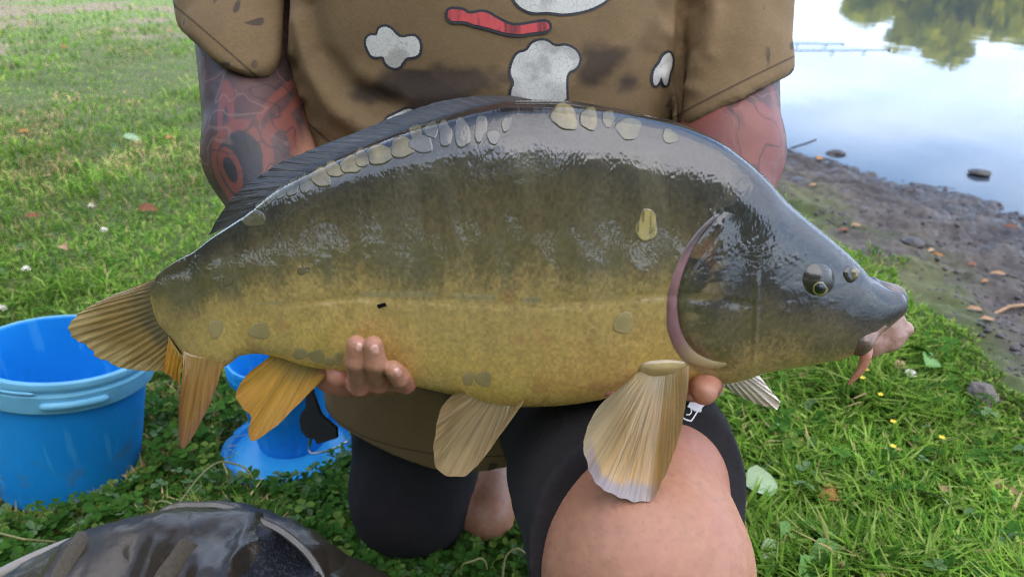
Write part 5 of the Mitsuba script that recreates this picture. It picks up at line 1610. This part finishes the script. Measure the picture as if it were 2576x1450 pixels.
for i, (u, v, lab) in enumerate([(1995, 897, 'left one of two yellow flowers just under the chin of the carp'), (2050, 898, 'right one of two yellow flowers just under the chin of the carp'), (2180, 930, 'yellow flower beside the hanging barbel'), (2247, 1060, 'upper of two yellow flowers in the grass at the right'),
                                 (2247, 1122, 'lower of two yellow flowers in the grass at the right'), (2170, 950, 'small yellow flower below the barbel'), (2215, 992, 'half open yellow flower in the grass under the mouth'), (2370, 1100, 'lone yellow flower near the bare soil at the right')]):
    c = on_ground(u, v, 0.085)
    key = thing('buttercup', lab, 'flower', 'yellow flowers in the grass')
    pet = []
    for k in range(5):
        a = k * 1.2566 + i
        e = np.array([math.cos(a), math.sin(a), 0.35])
        s_ = np.array([-math.sin(a), math.cos(a), 0])
        r0 = 0.0055
        pet.append(trimesh.Trimesh(np.array([c, c + e * r0 * 0.6 - s_ * r0 * 0.45, c + e * r0 * 1.1, c + e * r0 * 0.6 + s_ * r0 * 0.45]), [[0, 1, 2], [0, 2, 3]], process=False))
    add(key + '__petals', join(pet), 'petal_yellow_mat', smooth=False)
    stem(c, key)
for i, (u, v, tan, lab) in enumerate([(230, 520, 0, 'white clover flower on the lawn left of the dorsal fin'), (262, 580, 0, 'white clover flower on the lawn below the large brown leaf'), (66, 678, 0, 'white clover flower on the lawn at the left edge'), (4, 778, 0, 'white clover flower on the left edge just above the big bucket'),
                                      (102, 130, 0, 'left one of two tiny white flowers on the distant lawn'), (122, 131, 0, 'right one of two tiny white flowers on the distant lawn'), (2262, 918, 1, 'dried tan clover flower under the mouth of the carp'), (2290, 940, 0, 'pale clover flower in the grass under the mouth')]):
    c = on_ground(u, v, 0.06)
    key = thing('clover_flower', lab, 'flower', 'clover flowers in the grass')
    r = np.random.default_rng(200 + i)
    pet = []
    for k in range(40):
        d = r.normal(size=3)
        d[2] = abs(d[2]) * 0.8 + 0.1 * d[2]
        d /= np.linalg.norm(d)
        s_ = np.cross(d, [0, 0, 1.0]) + 1e-4
        s_ /= np.linalg.norm(s_)
        R = 0.0105 * (0.8 + 0.4 * r.random())
        pet.append(trimesh.Trimesh(np.array([c + d * R * 0.2 - s_ * 0.0012, c + d * R * 0.2 + s_ * 0.0012, c + d * R + s_ * 0.0022, c + d * R * 1.1, c + d * R - s_ * 0.0022]), [[0, 1, 2], [0, 2, 4], [4, 2, 3]], process=False))
    add(key + '__petals', join(pet), 'petal_tan_mat' if tan else 'petal_white_mat', smooth=False)
    stem(c, key)

for pts, lab in (([(120, 1382), (250, 1375), (340, 1348), (430, 1290), (500, 1200), (560, 1160), (610, 1172), (640, 1210)], 'long pale runner arching over the clover behind the bag'),
                 ([(-20, 1335), (60, 1355), (140, 1362)], 'reddish runner in the clover left of the bag'), ([(560, 1160), (572, 1190), (576, 1235)], 'short pale runner hanging from the arching one'),
                 ([(390, 1270), (430, 1265), (470, 1280), (500, 1300)], 'thin pale runner just behind the zip'), ([(1265, 1450), (1272, 1400), (1300, 1378), (1330, 1400), (1345, 1440)], 'yellow green runner looping between the legs'),
                 ([(1160, 1445), (1170, 1415), (1200, 1405), (1225, 1430)], 'small yellow green runner looping below the knee on the ground'), ([(488, 952), (520, 960), (556, 1000)], 'pale curved grass runner right of the big bucket')):
    hh = np.linspace(0, np.pi, len(pts))
    add('plant_runner', tube(resample(np.array([on_ground(u, v, 0.055 + 0.04 * math.sin(h)) for (u, v), h in zip(pts, hh)]), 40), 0.0016, 6), 'runner_mat', label=lab, category='plant stem', group='runners of creeping plants')

plain('stone_mat', proc(lambda p, n, uv: mix((0.055, 0.048, 0.042), (0.20, 0.17, 0.14), fbm(p.x * 50, p.y * 50, p.z * 50, 4))), 0.75, 0.3)
plain('clod_mat', proc(lambda p, n, uv: mix((0.028, 0.024, 0.021), (0.085, 0.07, 0.062), fbm(p.x * 40, p.y * 40, p.z * 40, 4))), 0.45, 0.4)


def rock(c, r, seed, flat=0.6, mat='clod_mat', sub=3):
    m = trimesh.creation.icosphere(subdivisions=sub)
    v = np.array(m.vertices)
    rr = np.random.default_rng(seed)
    f = 0.65 + 0.7 * meshkit.fbm(v * 1.3 + seed * 3.1, 4, seed)
    v = v * f[:, None] * r * [1, 0.75 + 0.5 * rr.random(), flat]
    a = rr.random() * 6.28
    R = np.array([[math.cos(a), -math.sin(a), 0], [math.sin(a), math.cos(a), 0], [0, 0, 1]])
    return trimesh.Trimesh(v @ R.T + c, m.faces, process=False)


c = on_ground(2470, 994, 0.01)
add('stone', rock(c, 0.034, 3, 0.75, 'stone_mat', 4), 'stone_mat', label='grey brown stone half sunk at the edge of the grass', category='stone')
for i, (u, v, r) in enumerate([(2035, 372, .040), (2060, 395, .05), (2090, 386, .055), (2020, 392, .045), (1998, 410, .06), (2110, 425, .06), (2148, 420, .045), (2190, 432, .05), (2160, 455, .07), (2240, 440, .04), (2290, 470, .05), (2330, 500, .05), (2215, 470, .05),
                               (2380, 492, .04), (2060, 440, .07), (2120, 480, .07), (2010, 450, .07), (2260, 520, .06), (2420, 520, .045), (2350, 560, .05), (2440, 580, .05), (2500, 545, .04), (2180, 520, .06), (2080, 520, .05), (2300, 600, .05), (2400, 640, .04), (2220, 590, .045), (2490, 620, .04), (2540, 660, .05), (1980, 385, .05), (2003, 374, .035)]):
    g = on_ground(u, v, -0.06)
    c = on_ground(u, v, float(ground_z(g[0], g[1])) + 0.004)
    c[2] = max(c[2], WATER_Z + 0.002)
    add('mud_clod', rock(c - [0, 0, 0.012], r * 0.62, 40 + i, 0.42), 'clod_mat', label='dark wet clod of mud on the shore by the water', category='mud clod', group='dark clods of mud along the water')
c = on_ground(2464, 434, WATER_Z + 0.012)
add('floating_bark', rock(c, 0.050, 91, 0.32), 'clod_mat', label='dark piece of bark floating on the lake at the right', category='bark')
c = on_ground(2105, 383, WATER_Z + 0.008)
add('floating_bark', rock(c, 0.045, 92, 0.3), 'clod_mat', label='flat dark piece of bark lying in the shallows beside the right arm', category='bark')
for pts, lab in (([(1990, 372), (2025, 362), (2052, 352)], 'thin dark twig sticking out of the shallows beside the right arm'), ([(2500, 790), (2540, 770), (2590, 765)], 'pale broken twig on the mud at the right edge')):
    zz_ = (-.05, 0.0, .05) if 'dark' in lab else (0.012, 0.02, 0.015)
    add('twig', tube(np.array([on_ground(u, v, z - 0.02) for (u, v), z in zip(pts, zz_)]), 0.005, 6), 'clod_mat' if 'dark' in lab else 'leaf_tan_mat', label=lab, category='twig')
# small crumbs and chips scattered over the mud
P, r = px_points(2600, (1950, 380, 2700, 1200), 31)
k = (P[:, 0] > grass_x(P[:, 1]) + 0.02) & (P[:, 0] < shore_x(P[:, 1]) + 0.1)
P = P[k]
P[:, 2] = ground_z(P[:, 0], P[:, 1])
ms = [rock(p, 0.003 + 0.008 * r.random() ** 3, int(r.integers(1, 9999)), 0.6, sub=1) for p in P[:1500]]
add('mud_crumbs', join(ms), 'clod_mat', label='small crumbs and pebbles scattered over the mud', category='pebbles', kind='stuff')
